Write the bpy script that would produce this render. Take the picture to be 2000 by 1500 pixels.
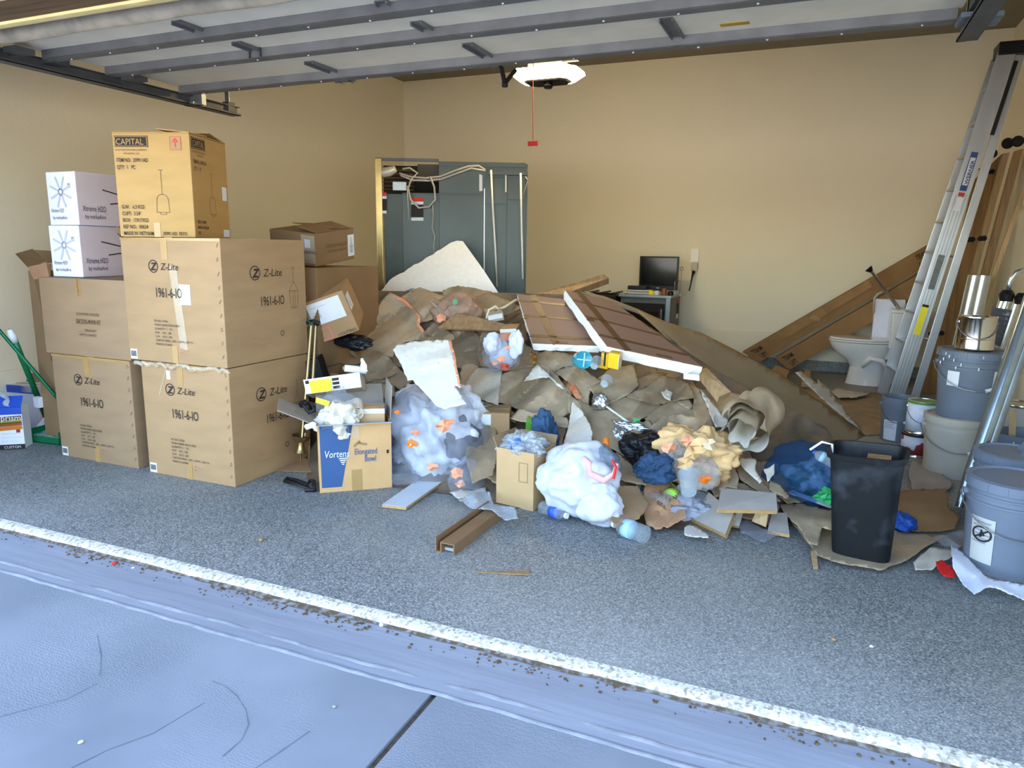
import bpy, bmesh, math, random
from mathutils import Vector, Matrix, noise
from mathutils.geometry import delaunay_2d_cdt
random.seed(7)
for o in list(bpy.data.objects): bpy.data.objects.remove(o)
S = bpy.context.scene
C = S.collection

# ---------------------------------------------------------------- camera
FPX, CAMH = 1400.0, 1.45
def _n(v): return Vector(v).normalized()
AX = _n((3371, 310, -FPX)); AY = Vector((607, -256, FPX)).normalized()
AY = (AY - AX * AX.dot(AY)).normalized(); AZ = AX.cross(AY)
CAM = Vector((0, 0, CAMH))
def c2w(c): c = Vector(c); return Vector((AX.dot(c), AY.dot(c), AZ.dot(c)))
cd = bpy.data.cameras.new('camera'); cam = bpy.data.objects.new('camera', cd); C.objects.link(cam)
cd.sensor_fit = 'HORIZONTAL'; cd.sensor_width = 36; cd.lens = 36 * FPX / 2000; cd.clip_start = .05
r_, u_, b_ = c2w((1, 0, 0)), c2w((0, -1, 0)), c2w((0, 0, -1))
cam.matrix_world = Matrix(((r_.x, u_.x, b_.x, 0), (r_.y, u_.y, b_.y, 0), (r_.z, u_.z, b_.z, CAMH), (0, 0, 0, 1)))
S.camera = cam
# ---------------------------------------------------------------- world, exposure
W = bpy.data.worlds.new('world'); S.world = W; W.use_nodes = True
wn = W.node_tree.nodes; wl = W.node_tree.links
bg = wn['Background']
sky = wn.new('ShaderNodeTexSky'); sky.sky_type = 'NISHITA'; sky.sun_disc = False
sky.sun_elevation = math.radians(42); sky.sun_rotation = math.radians(20); sky.air_density = 1.0; sky.dust_density = 2.0
mixw = wn.new('ShaderNodeMixRGB'); mixw.blend_type = 'MULTIPLY'; mixw.inputs[0].default_value = 1
mixw.inputs[2].default_value = (1.03, 1.0, .95, 1)
wl.new(sky.outputs[0], mixw.inputs[1]); wl.new(mixw.outputs[0], bg.inputs[0]); bg.inputs[1].default_value = .54
vs = S.view_settings; vs.view_transform = 'Standard'; vs.look = 'None'; vs.gamma = 1; vs.use_curve_mapping = False
vs.exposure = 1.78
sd = bpy.data.lights.new('sun', 'SUN'); sd.energy = 11.0; sd.angle = .009; sd.color = (1, .95, .88)
sun = bpy.data.objects.new('sun', sd); C.objects.link(sun); sun.rotation_euler = (math.radians(-47), 0, math.radians(-12))   # behind the house, front drive in its shade

# ---------------------------------------------------------------- pixel -> place helpers (2000 x 1500 frame)
def ray(px, py): return c2w((px - 1000, py - 750, FPX))
def fz(px, py, z=0.0):
    d = ray(px, py); return CAM + d * ((z - CAMH) / d.z)
def fy(px, py, y):
    d = ray(px, py); return CAM + d * (y / d.y)
def fx(px, py, x):
    d = ray(px, py); return CAM + d * (x / d.x)
def fwd(p):
    d = Vector(p) - CAM; return AX.z * d.x + AY.z * d.y + AZ.z * d.z
def mpp(p): return fwd(p) / FPX
class Plane:
    def __init__(s, a, b, c): s.o = Vector(a); s.n = (Vector(b) - s.o).cross(Vector(c) - s.o)
    def __call__(s, px, py):
        d = ray(px, py); return CAM + d * ((s.o - CAM).dot(s.n) / d.dot(s.n))

# ---------------------------------------------------------------- materials
def lin(h):
    h = h.lstrip('#'); o = []
    for i in (0, 2, 4):
        c = int(h[i:i + 2], 16) / 255; o.append(c / 12.92 if c <= .04045 else ((c + .055) / 1.055) ** 2.4)
    return (*o, 1)
MATS = {}
def mat(name, col, rough=.7, metal=0, var=.12, scale=6, bump=0, bscale=40, stretch=None, back=None, alpha=1, trans=0, emit=None, estr=0, spec=.3, col2=None, thr=(.35, .65), detail=4):
    if name in MATS: return MATS[name]
    m = bpy.data.materials.new(name); m.use_nodes = True; MATS[name] = m
    nt = m.node_tree; N = nt.nodes; L = nt.links; p = N['Principled BSDF']
    c = lin(col)
    p.inputs['Roughness'].default_value = rough; p.inputs['Metallic'].default_value = metal
    p.inputs['Specular IOR Level'].default_value = spec
    tc = N.new('ShaderNodeTexCoord'); src = tc.outputs['Object']
    if stretch:
        mp = N.new('ShaderNodeMapping'); mp.inputs['Scale'].default_value = stretch; L.new(src, mp.inputs[0]); src = mp.outputs[0]
    out = None
    if var or col2:
        nz = N.new('ShaderNodeTexNoise'); nz.inputs['Scale'].default_value = scale; nz.inputs['Detail'].default_value = detail
        L.new(src, nz.inputs['Vector'])
        rp = N.new('ShaderNodeValToRGB'); e = rp.color_ramp.elements
        e[0].position, e[1].position = thr
        d = lin(col2) if col2 else tuple(min(1, x * (1 + var)) for x in c[:3]) + (1,)
        e[0].color = c if col2 else tuple(x * (1 - var) for x in c[:3]) + (1,); e[1].color = d
        L.new(nz.outputs['Fac'], rp.inputs[0]); out = rp.outputs[0]
    if back:
        g = N.new('ShaderNodeNewGeometry'); mx = N.new('ShaderNodeMixRGB'); L.new(g.outputs['Backfacing'], mx.inputs[0])
        if out: L.new(out, mx.inputs[1])
        else: mx.inputs[1].default_value = c
        mx.inputs[2].default_value = lin(back); out = mx.outputs[0]
    if out: L.new(out, p.inputs['Base Color'])
    else: p.inputs['Base Color'].default_value = c
    if bump:
        nb = N.new('ShaderNodeTexNoise'); nb.inputs['Scale'].default_value = bscale; nb.inputs['Detail'].default_value = 5
        L.new(src, nb.inputs['Vector']); bp = N.new('ShaderNodeBump'); bp.inputs['Strength'].default_value = bump
        bp.inputs['Distance'].default_value = .02; L.new(nb.outputs['Fac'], bp.inputs['Height']); L.new(bp.outputs[0], p.inputs['Normal'])
    if emit: p.inputs['Emission Color'].default_value = lin(emit); p.inputs['Emission Strength'].default_value = estr
    if alpha < 1: p.inputs['Alpha'].default_value = alpha
    if trans: p.inputs['Transmission Weight'].default_value = trans
    return m
kraft = mat('kraft_paper', '#a08d72', .75, var=.14, scale=5, bump=.15, bscale=25, back='#d9d2c4')
kraft_d = mat('kraft_paper_dark', '#8c7a62', .8, var=.16, scale=6, bump=.2, bscale=20, back='#cfc7b8')
kraft_l = mat('kraft_paper_light', '#b09d82', .75, var=.12, scale=5, bump=.15, bscale=25)
kraft_w = mat('white_paper', '#cdc7ba', .7, var=.05, scale=8, bump=.1, bscale=30)
card = mat('cardboard', '#9c7e5a', .75, var=.07, scale=3, stretch=(1, 1, 4), bump=.04, bscale=60)
card2 = mat('cardboard_dull', '#8f7558', .75, var=.07, scale=3, stretch=(1, 1, 4), bump=.04, bscale=60)
card3 = mat('cardboard_brown', '#7f6344', .7, var=.08, scale=3, bump=.04, bscale=60)
card4 = mat('cardboard_gold', '#a8854f', .7, var=.06, scale=3, stretch=(1, 1, 4))
card_in = mat('cardboard_inside', '#8f7353', .8, var=.08)
tape = mat('packing_tape', '#a3814f', .25, var=.06, spec=.6)
cleartape = mat('clear_tape', '#d8cdb4', .15, var=.1, alpha=.35, spec=.6)
ink = mat('black_ink', '#2a2420', .7, var=0)
inkb = mat('brown_ink', '#5b4430', .8, var=0)
inkr = mat('red_ink', '#b05040', .8, var=0)
redp = mat('red_print', '#c83028', .6, var=0)
white = mat('white_label', '#d2d4d8', .5, var=.03)
whitebox = mat('white_carton', '#dcdcea', .5, var=.03)
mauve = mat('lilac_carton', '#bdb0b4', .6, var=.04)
greyp = mat('grey_print', '#8c8c98', .7, var=0)
foam = mat('foam_white', '#ebe9e3', .8, var=.03, scale=30, bump=.25, bscale=120)
orange = mat('orange_tape', '#dd9470', .5, var=.08)
orange2 = mat('orange_bright', '#f07a1c', .5, var=.05)
steel = mat('galvanised_steel', '#8c9294', .38, .75, var=.12, scale=9)
steel_d = mat('dark_steel', '#5a5c5e', .5, .5, var=.15)
alu = mat('aluminium', '#b8bcc0', .32, .7, var=.08, scale=8, stretch=(1, 1, .3))
chrome = mat('chrome', '#d6d6d6', .12, 1, var=0)
tin = mat('tin', '#c9c4ba', .2, .9, var=.05)
black = mat('black_plastic', '#121316', .4, var=.3, scale=10)
blackm = mat('black_matt', '#18181a', .75, var=.2)
porc = mat('porcelain', '#d5d4d2', .12, var=.02, spec=.6)
wood = mat('pine_wood', '#a88c66', .6, var=.18, scale=4, stretch=(8, 8, .6))
wood2 = mat('board_wood', '#8e7150', .6, var=.2, scale=4, stretch=(8, 8, .6))
woodedge = mat('fibreboard_edge', '#b08c5a', .8, var=.12, scale=40)
greyboard = mat('grey_board', '#9a948c', .6, var=.08, scale=8)
whiteboard_ = mat('white_painted_board', '#bcc2c6', .5, var=.05)
brass = mat('aged_brass', '#94805a', .28, .9, var=.12)
green = mat('green_plastic', '#0f6a40', .35, var=.1)
blue = mat('blue_print', '#2c4a80', .5, var=.05)
blue2 = mat('blue_bright', '#2a52b8', .4, var=.06)
yellow = mat('yellow_label', '#e6d820', .5, var=.05)
bucketg = mat('grey_bucket_plastic', '#636c78', .4, var=.08, scale=5)
bucketb = mat('blue_grey_bucket_plastic', '#6c7686', .4, var=.05, scale=5)
bucketw = mat('cream_bucket_plastic', '#a29d91', .4, var=.06, scale=5)
paintw = mat('paint_drips', '#dfe2e6', .5, var=.03)
fridge = mat('grey_green_steel', '#4e5654', .45, .3, var=.08, scale=2)
def plastic(name, col, fac, rough=.2, crease=0):
    m = bpy.data.materials.new(name); m.use_nodes = True; nt = m.node_tree; N = nt.nodes; L = nt.links
    p = N['Principled BSDF']; p.inputs['Base Color'].default_value = lin(col); p.inputs['Roughness'].default_value = rough
    tl = N.new('ShaderNodeBsdfTranslucent'); tl.inputs[0].default_value = lin(col)
    m0 = N.new('ShaderNodeMixShader'); m0.inputs[0].default_value = .35; L.new(p.outputs[0], m0.inputs[1]); L.new(tl.outputs[0], m0.inputs[2])
    tr = N.new('ShaderNodeBsdfTransparent'); tr.inputs[0].default_value = tuple(.5 + .5 * x for x in lin(col)[:3]) + (1,)
    mx = N.new('ShaderNodeMixShader'); mx.inputs[0].default_value = fac
    L.new(tr.outputs[0], mx.inputs[1]); L.new(m0.outputs[0], mx.inputs[2]); L.new(mx.outputs[0], N['Material Output'].inputs[0])
    if crease:
        tc = N.new('ShaderNodeTexCoord'); nb = N.new('ShaderNodeTexNoise'); nb.inputs['Scale'].default_value = crease; nb.noise_type = 'RIDGED_MULTIFRACTAL'; nb.inputs['Detail'].default_value = 3; nb.inputs['Distortion'].default_value = .8
        L.new(tc.outputs['Object'], nb.inputs['Vector']); bp = N.new('ShaderNodeBump'); bp.inputs['Strength'].default_value = .8; bp.inputs['Distance'].default_value = .03
        L.new(nb.outputs['Fac'], bp.inputs['Height']); L.new(bp.outputs[0], p.inputs['Normal'])
        if fac < .5:
            rp = N.new('ShaderNodeMapRange'); rp.inputs[1].default_value = .25; rp.inputs[2].default_value = .95; rp.inputs[3].default_value = fac * .45; rp.inputs[4].default_value = min(.95, fac * 1.9)
            L.new(nb.outputs['Fac'], rp.inputs[0]); L.new(rp.outputs[0], mx.inputs[0])
    MATS[name] = m; return m
bagclear = plastic('clear_bag_plastic', '#dfe4ee', .40, .14, 5)
bagwhite = plastic('white_bag_plastic', '#e9ecf4', .85, .3, 6)
bagbrown = plastic('brown_bag_plastic', '#cdb09a', .6, .3, 7)
bagblue = plastic('blue_bag_plastic', '#3a80c0', .42, .10, 6)
clear = plastic('clear_bottle_plastic', '#e8f0f4', .2, .05)
bubble = plastic('bubble_wrap_plastic', '#e4ecf2', .6, .15, 60)

# ---------------------------------------------------------------- mesh building
class MB:
    def __init__(s): s.v = []; s.f = []
    def add(s, vs, fs):
        k = len(s.v); s.v += [Vector(q) for q in vs]; s.f += [tuple(i + k for i in f) for f in fs]; return s
    def box(s, lo, hi, T=None):
        (a, b, c), (d, e, f) = lo, hi
        q = [(a, b, c), (d, b, c), (d, e, c), (a, e, c), (a, b, f), (d, b, f), (d, e, f), (a, e, f)]
        if T: q = [T @ Vector(x) for x in q]
        return s.add(q, [(3, 2, 1, 0), (4, 5, 6, 7), (0, 1, 5, 4), (1, 2, 6, 5), (2, 3, 7, 6), (3, 0, 4, 7)])
    def tube(s, pts, r, n=10, caps=True):
        pts = [Vector(p) for p in pts]; rings = []
        t0 = (pts[1] - pts[0]).normalized(); up = Vector((0, 0, 1)) if abs(t0.z) < .9 else Vector((1, 0, 0))
        nrm = t0.cross(up).normalized()
        for i, p in enumerate(pts):
            t = (pts[min(i + 1, len(pts) - 1)] - pts[max(i - 1, 0)]).normalized()
            nrm = (nrm - t * nrm.dot(t)).normalized(); bn = t.cross(nrm)
            rr = r[i] if isinstance(r, (list, tuple)) else r
            rings.append([p + (nrm * math.cos(2 * math.pi * k / n) + bn * math.sin(2 * math.pi * k / n)) * rr for k in range(n)])
        vs = [q for g in rings for q in g]; fs = []
        for i in range(len(rings) - 1):
            for k in range(n): fs.append((i * n + k, i * n + (k + 1) % n, (i + 1) * n + (k + 1) % n, (i + 1) * n + k))
        if caps: fs.append(tuple(range(n - 1, -1, -1))); fs.append(tuple((len(rings) - 1) * n + k for k in range(n)))
        return s.add(vs, fs)
    def lathe(s, prof, T=None, n=32, sx=1, sy=1):
        T = T or Matrix(); vs = []; fs = []
        for (r, z) in prof:
            for k in range(n): vs.append(T @ Vector((sx * r * math.cos(2 * math.pi * k / n), sy * r * math.sin(2 * math.pi * k / n), z)))
        for i in range(len(prof) - 1):
            for k in range(n): fs.append((i * n + k, i * n + (k + 1) % n, (i + 1) * n + (k + 1) % n, (i + 1) * n + k))
        if prof[0][0] > 1e-4: fs.append(tuple(range(n - 1, -1, -1)))
        if prof[-1][0] > 1e-4: fs.append(tuple((len(prof) - 1) * n + k for k in range(n)))
        return s.add(vs, fs)
    def prism(s, a, b):
        n = len(a); return s.add(list(a) + list(b), [tuple(range(n)), tuple(range(2 * n - 1, n - 1, -1))] + [(i, n + i, n + (i + 1) % n, (i + 1) % n) for i in range(n)])
    def grid(s, fn, nu, nv):
        vs = [fn(i / nu, j / nv) for j in range(nv + 1) for i in range(nu + 1)]; w = nu + 1
        return s.add(vs, [(j * w + i, j * w + i + 1, (j + 1) * w + i + 1, (j + 1) * w + i) for j in range(nv) for i in range(nu)])
    def obj(s, name, m, parent=None, smooth=False, bevel=0, solid=0, subd=0):
        o0 = parent_loc(parent) if parent else (sum(s.v, Vector()) / max(1, len(s.v)))
        if not parent: o0.z = min(q.z for q in s.v)
        me = bpy.data.meshes.new(name); me.from_pydata([q - o0 for q in s.v], [], s.f); me.validate()
        bm = bmesh.new(); bm.from_mesh(me); 
        if not solid: bmesh.ops.recalc_face_normals(bm, faces=bm.faces) if s_closed(bm) else None
        if bevel: bmesh.ops.bevel(bm, geom=[e for e in bm.edges if e.is_manifold and e.calc_face_angle(0) > .5], offset=bevel, segments=2, affect='EDGES', profile=.7)
        bm.to_mesh(me); bm.free()
        if m: me.materials.append(m)
        o = bpy.data.objects.new(name, me); C.objects.link(o)
        if parent: o.parent = parent
        else: o.location = o0
        if smooth:
            for p in me.polygons: p.use_smooth = True
            if smooth == 'auto':
                try: me.set_sharp_from_angle(angle=math.radians(28))
                except Exception: pass
        if solid:
            md = o.modifiers.new('thickness', 'SOLIDIFY'); md.thickness = solid; md.offset = -1
        return o
def s_closed(bm): return all(e.is_manifold for e in bm.edges)
def parent_loc(p):
    l = Vector(p.location)
    while p.parent: p = p.parent; l += Vector(p.location)
    return l
def tag(o, label, cat, group=None, kind=None):
    o['label'] = label; o['category'] = cat
    if group: o['group'] = group
    if kind: o['kind'] = kind
    return o
def thing(name, label, cat, loc, group=None):
    o = bpy.data.objects.new(name, None); o.empty_display_size = .05; C.objects.link(o); o.location = loc
    return tag(o, label, cat, group)
def struct(o): o['kind'] = 'structure'; return o
TEXTS = {}
def text_geo(s, size, bold=0.0, shear=0):
    k = (s, bold, shear)
    if k not in TEXTS:
        cu = bpy.data.curves.new('t', 'FONT'); cu.body = s; cu.size = 1; cu.offset = bold; cu.shear = shear; cu.resolution_u = 2
        ob = bpy.data.objects.new('t', cu); C.objects.link(ob)
        dg = bpy.context.evaluated_depsgraph_get(); me = bpy.data.meshes.new_from_object(ob.evaluated_get(dg))
        TEXTS[k] = ([v.co.copy() for v in me.vertices], [tuple(p.vertices) for p in me.polygons])
        bpy.data.objects.remove(ob); bpy.data.curves.remove(cu); bpy.data.meshes.remove(me)
    v, f = TEXTS[k]; return [q * size for q in v], f
EPS = .0022
def onface(T, face, u, v, wr=0, e=EPS):
    """F: front face (u from its left edge, v up), R: right face, T: top."""
    if face == 'F': return T @ Vector((u, -e, v))
    if face == 'R': return T @ Vector((wr + e, u, v))
    return T @ Vector((u, v, wr + e))
def ftext(par, T, face, s, u, v, size, m, w=0, bold=.0, sx=1, shear=0, name='lettering'):
    b = MB(); k = 0
    for line in s.split('\n'):
        vs, fs = text_geo(line, size, bold, shear)
        if vs: b.add([onface(T, face, u + q.x * sx, v + q.y - k * size * 1.25, w, EPS * 2.4) for q in vs], fs)
        k += 1
    return b.obj(name, m, par)
def decal(par, T, face, u, v, w_, h_, m, w=0, name='label', e=EPS, skew=0):
    b = MB(); q = [(u, v), (u + w_, v), (u + w_ + skew, v + h_), (u + skew, v + h_)]
    b.prism([onface(T, face, x, y, w, e) for x, y in q], [onface(T, face, x, y, w, -.001) for x, y in q]); return b.obj(name, m, par)
def stroke(par, T, face, pts, wd, m, w=0, name='line_drawing', closed=False):
    b = MB(); lines = pts if isinstance(pts[0][0], (tuple, list)) else [pts]
    for L in lines:
        for (a, c) in zip(L[:-1], L[1:]):
            dx, dy = c[0] - a[0], c[1] - a[1]; l = math.hypot(dx, dy) or 1; nx, ny = -dy / l * wd / 2, dx / l * wd / 2
            b.add([onface(T, face, x, y, w, EPS * 1.5) for x, y in ((a[0] - nx, a[1] - ny), (c[0] - nx, c[1] - ny), (c[0] + nx, c[1] + ny), (a[0] + nx, a[1] + ny))], [(0, 1, 2, 3)])
    return b.obj(name, m, par)
def circ(cx, cy, r, n=24, a0=0, a1=360): return [(cx + r * math.cos(math.radians(a0 + (a1 - a0) * i / n)), cy + r * math.sin(math.radians(a0 + (a1 - a0) * i / n))) for i in range(n + 1)]
def frame(P, yaw=0, tilt=None):
    T = Matrix.Translation(Vector(P)) @ Matrix.Rotation(math.radians(yaw), 4, 'Z')
    if tilt: T = T @ Matrix.Rotation(math.radians(tilt[0]), 4, 'X') @ Matrix.Rotation(math.radians(tilt[1]), 4, 'Y')
    return T
def carton(name, label, P, yaw, w, d, h, m, group=None, tilt=None, open_top=False, cat='box'):
    """P = front right bottom corner (near edge). local x 0..w along the front, y depth 0..d."""
    T = frame(P, yaw, tilt) @ Matrix.Translation((-w, 0, 0))
    t = thing(name, label, cat, P, group)
    b = MB()
    if not open_top:
        b.box((0, 0, 0), (w, d, h), T); b.obj('body', m, t, bevel=.006)
        b = MB(); b.box((.01, d / 2 - .002, h - .003), (w - .01, d / 2 + .002, h + .003), T); b.obj('flap_seam', card_in, t)
    else:
        th = .006
        for lo, hi in (((0, 0, 0), (w, th, h)), ((0, d - th, 0), (w, d, h)), ((0, th, 0), (th, d - th, h)), ((w - th, th, 0), (w, d - th, h)), ((th, th, 0), (w - th, d - th, th))): b.box(lo, hi, T)
        b.obj('body', m, t)
    return t, T
def flap(par, T, a, b_, ext, m, th=.005, name='flap'):
    """flap hinged on local segment a-b_, extending by local vector ext."""
    a, b_, e = Vector(a), Vector(b_), Vector(ext); n = (b_ - a).cross(e).normalized() * th
    q = [a, b_, b_ + e, a + e]
    return MB().prism([T @ x for x in q], [T @ (x + n) for x in q]).obj(name, m, par)
def slab(name, label, cat, pts, th, m, medge=None, group=None, par=None, inset=.0):
    """thick board from four world corners (visible face), thickness pushed away from the camera."""
    p = [Vector(q) for q in pts]; n = (p[1] - p[0]).cross(p[3] - p[0]).normalized()
    if n.dot(CAM - p[0]) < 0: n = -n
    back = [q - n * th for q in p]
    if medge is None:
        o = MB().prism(p, back).obj(name, m, par, bevel=min(.003, th * .2))
        if not par: tag(o, label, cat, group)
        return o
    t = par or thing(name, label, cat, (sum(back, Vector()) / 4), group)
    MB().prism([q - n * .002 for q in p], back).obj('core', medge, t)
    c = sum(p, Vector()) / 4
    MB().prism([q + (c - q) * inset for q in p], [q + (c - q) * inset - n * .004 for q in p]).obj('facing', m, t)
    return t
def lerp4(p, u, v):
    return (p[0] * (1 - u) + p[1] * u) * (1 - v) + (p[3] * (1 - u) + p[2] * u) * v
def tri(x): x = x % 1.0; return 4 * abs(x - .5) - 1
_CP = {}
def crumple(p, seed, lam=(.42, .25, .13), amp=(1, .55, .22)):
    k = (seed, lam)
    if k not in _CP:
        rs = random.Random(seed); L = []
        a0 = rs.uniform(0, math.pi)
        for da, l, a in ((0, lam[0] * .85, 1.0), (.35, lam[1] * .75, .55), (-.3, lam[2] * .9, .22), (1.4, lam[0] * 1.3, .6), (.9, lam[1] * 1.2, .35)):
            q = a0 + da; L.append((Vector((math.cos(q), rs.uniform(-.5, .5), math.sin(q))).normalized() / l, a, rs.random(), l > .2))
        _CP[k] = L
    w = noise.noise_vector(p * 2.2 + Vector((seed, 0, 0))) * .3; h = 0
    for n, a, o, big in _CP[k]: h += a * tri(p.dot(n) + o + (w.x if big else w.y))
    s3 = Vector((seed * 1.7, seed * .3, 0))
    h += .3 * (.5 - 2 * abs(noise.noise(p * 3.4 + s3))) + .06 * (.5 - 2 * abs(noise.noise(p * 11 - s3)))
    return h / 1.6
def inside(x, y, poly):
    r = False; n = len(poly)
    for i in range(n):
        (x1, y1), (x2, y2) = poly[i], poly[i - 1]
        if (y1 > y) != (y2 > y) and x < (x2 - x1) * (y - y1) / (y2 - y1) + x1: r = not r
    return r
def poly_mesh(poly, step, seed, ragged=1.5):
    rs = random.Random(seed); bd = []
    for i in range(len(poly)):
        a, b = poly[i], poly[(i + 1) % len(poly)]; L = math.hypot(b[0] - a[0], b[1] - a[1]); k = max(1, int(L / step))
        for j in range(k):
            t = j / k; jit = 0 if j == 0 else ragged
            bd.append(Vector((a[0] + (b[0] - a[0]) * t + rs.uniform(-jit, jit), a[1] + (b[1] - a[1]) * t + rs.uniform(-jit, jit))))
    nb = len(bd); pts = list(bd); bp = [(q.x, q.y) for q in bd]
    x0, x1 = min(q.x for q in bd), max(q.x for q in bd); y0, y1 = min(q.y for q in bd), max(q.y for q in bd)
    y = y0 + step * .5
    while y < y1:
        x = x0 + step * .5
        while x < x1:
            xx, yy = x + rs.uniform(-.25, .25) * step, y + rs.uniform(-.25, .25) * step
            if inside(xx, yy, bp): pts.append(Vector((xx, yy)))
            x += step
        y += step
    v, e, f, *_ = delaunay_2d_cdt(pts, [(i, (i + 1) % nb) for i in range(nb)], [], 1, 1e-4)
    bset = [(q.x, q.y) for q in bd]
    return v, f, bset
def sheet(name, label, poly, m, lift=.03, amp=.03, seed=1, step=9, surf=None, cat='paper', par=None, curl=0, ragged=1.2, group=None, th=0, lam=(.42, .25, .13)):
    surf = surf or pile
    v, f, bd = poly_mesh(poly, step, seed, ragged); vs = []
    for q in v:
        P = surf(q.x, q.y); d = (CAM - P).normalized()
        de = min(math.hypot(q.x - a, q.y - b) for a, b in bd); k = 1 - math.exp(-de / 25)
        h = lift + amp * crumple(P, seed, lam) * (.45 + .55 * k) + amp * .15 * noise.noise(P * 30)
        h += curl * (1 - k)
        P = P + d * max(.004, h); P.z = max(P.z, .006); vs.append(P)
    # faces towards the camera
    fs = []
    for t in f:
        a, b, c = (vs[i] for i in t[:3]); n = (b - a).cross(c - a)
        fs.append(tuple(t) if n.dot(CAM - a) > 0 else tuple(reversed(t)))
    o = MB().add(vs, fs).obj(name, m, par, smooth='auto', solid=th or .0015)
    if not par: tag(o, label, cat, group)
    return o
def crop(ox, oy, s, pts): return [(ox + s * x, oy + s * y) for x, y in pts]
# ================================================================ the setting
XL, XR, YB, YF, ZC = -5.87, 1.70, 9.65, 2.27, 3.84
def nmat(name, build):
    m = bpy.data.materials.new(name); m.use_nodes = True; build(m.node_tree.nodes, m.node_tree.links, m.node_tree.nodes['Principled BSDF']); MATS[name] = m; return m
def wall_build(N, L, p):
    tc = N.new('ShaderNodeTexCoord'); a = N.new('ShaderNodeTexNoise'); a.inputs['Scale'].default_value = .8; a.inputs['Detail'].default_value = 6
    L.new(tc.outputs['Object'], a.inputs['Vector']); r = N.new('ShaderNodeValToRGB'); r.color_ramp.elements[0].color = lin('#e4dac0'); r.color_ramp.elements[1].color = lin('#eae1c9')
    L.new(a.outputs['Fac'], r.inputs[0]); L.new(r.outputs[0], p.inputs['Base Color']); p.inputs['Roughness'].default_value = .85
    b = N.new('ShaderNodeTexNoise'); b.inputs['Scale'].default_value = 30; b.inputs['Detail'].default_value = 4; L.new(tc.outputs['Object'], b.inputs['Vector'])
    bp = N.new('ShaderNodeBump'); bp.inputs['Strength'].default_value = .25; bp.inputs['Distance'].default_value = .01; L.new(b.outputs['Fac'], bp.inputs['Height']); L.new(bp.outputs[0], p.inputs['Normal'])
wallm = nmat('wall_paint', wall_build)
def floor_build(N, L, p):
    tc = N.new('ShaderNodeTexCoord'); src = tc.outputs['Object']
    def nz(sc, det=3):
        n = N.new('ShaderNodeTexNoise'); n.inputs['Scale'].default_value = sc; n.inputs['Detail'].default_value = det; L.new(src, n.inputs['Vector']); return n
    def ramp(i, stops):
        r = N.new('ShaderNodeValToRGB'); e = r.color_ramp.elements; e[0].position, e[0].color = stops[0]; e[1].position, e[1].color = stops[-1]
        for q in stops[1:-1]:
            k = e.new(q[0]); k.color = q[1]
        L.new(i, r.inputs[0]); return r
    v = N.new('ShaderNodeTexVoronoi'); v.inputs['Scale'].default_value = 190; L.new(src, v.inputs['Vector'])
    sp = N.new('ShaderNodeSeparateColor'); L.new(v.outputs['Color'], sp.inputs[0])
    r = ramp(sp.outputs[0], [(0, lin('#3c4042')), (.2, lin('#5a5e5e')), (.45, lin('#727573')), (.75, lin('#80827f')), (1, lin('#a8a8a3'))])
    d = nz(.7, 6); rd = ramp(d.outputs['Fac'], [(.42, (0, 0, 0, 1)), (.72, (.35, .35, .35, 1))])
    mx = N.new('ShaderNodeMixRGB'); L.new(rd.outputs[0], mx.inputs[0]); L.new(r.outputs[0], mx.inputs[1]); mx.inputs[2].default_value = lin('#b3b2ac')
    L.new(mx.outputs[0], p.inputs['Base Color']); p.inputs['Roughness'].default_value = .55; p.inputs['Specular IOR Level'].default_value = .25
floorm = nmat('speckled_epoxy', floor_build)
def lip_build(N, L, p):
    tc = N.new('ShaderNodeTexCoord'); v = N.new('ShaderNodeTexVoronoi'); v.inputs['Scale'].default_value = 90; L.new(tc.outputs['Object'], v.inputs['Vector'])
    sp = N.new('ShaderNodeSeparateColor'); L.new(v.outputs['Color'], sp.inputs[0]); r = N.new('ShaderNodeValToRGB')
    r.color_ramp.elements[0].color = lin('#8b8272'); r.color_ramp.elements[1].color = lin('#cdc8be'); r.color_ramp.elements[1].position = .6
    L.new(sp.outputs[1], r.inputs[0]); L.new(r.outputs[0], p.inputs['Base Color']); p.inputs['Roughness'].default_value = .7
    bp = N.new('ShaderNodeBump'); bp.inputs['Strength'].default_value = .6; bp.inputs['Distance'].default_value = .004; L.new(v.outputs['Distance'], bp.inputs['Height']); L.new(bp.outputs[0], p.inputs['Normal'])
lipm = nmat('white_aggregate', lip_build)
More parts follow.
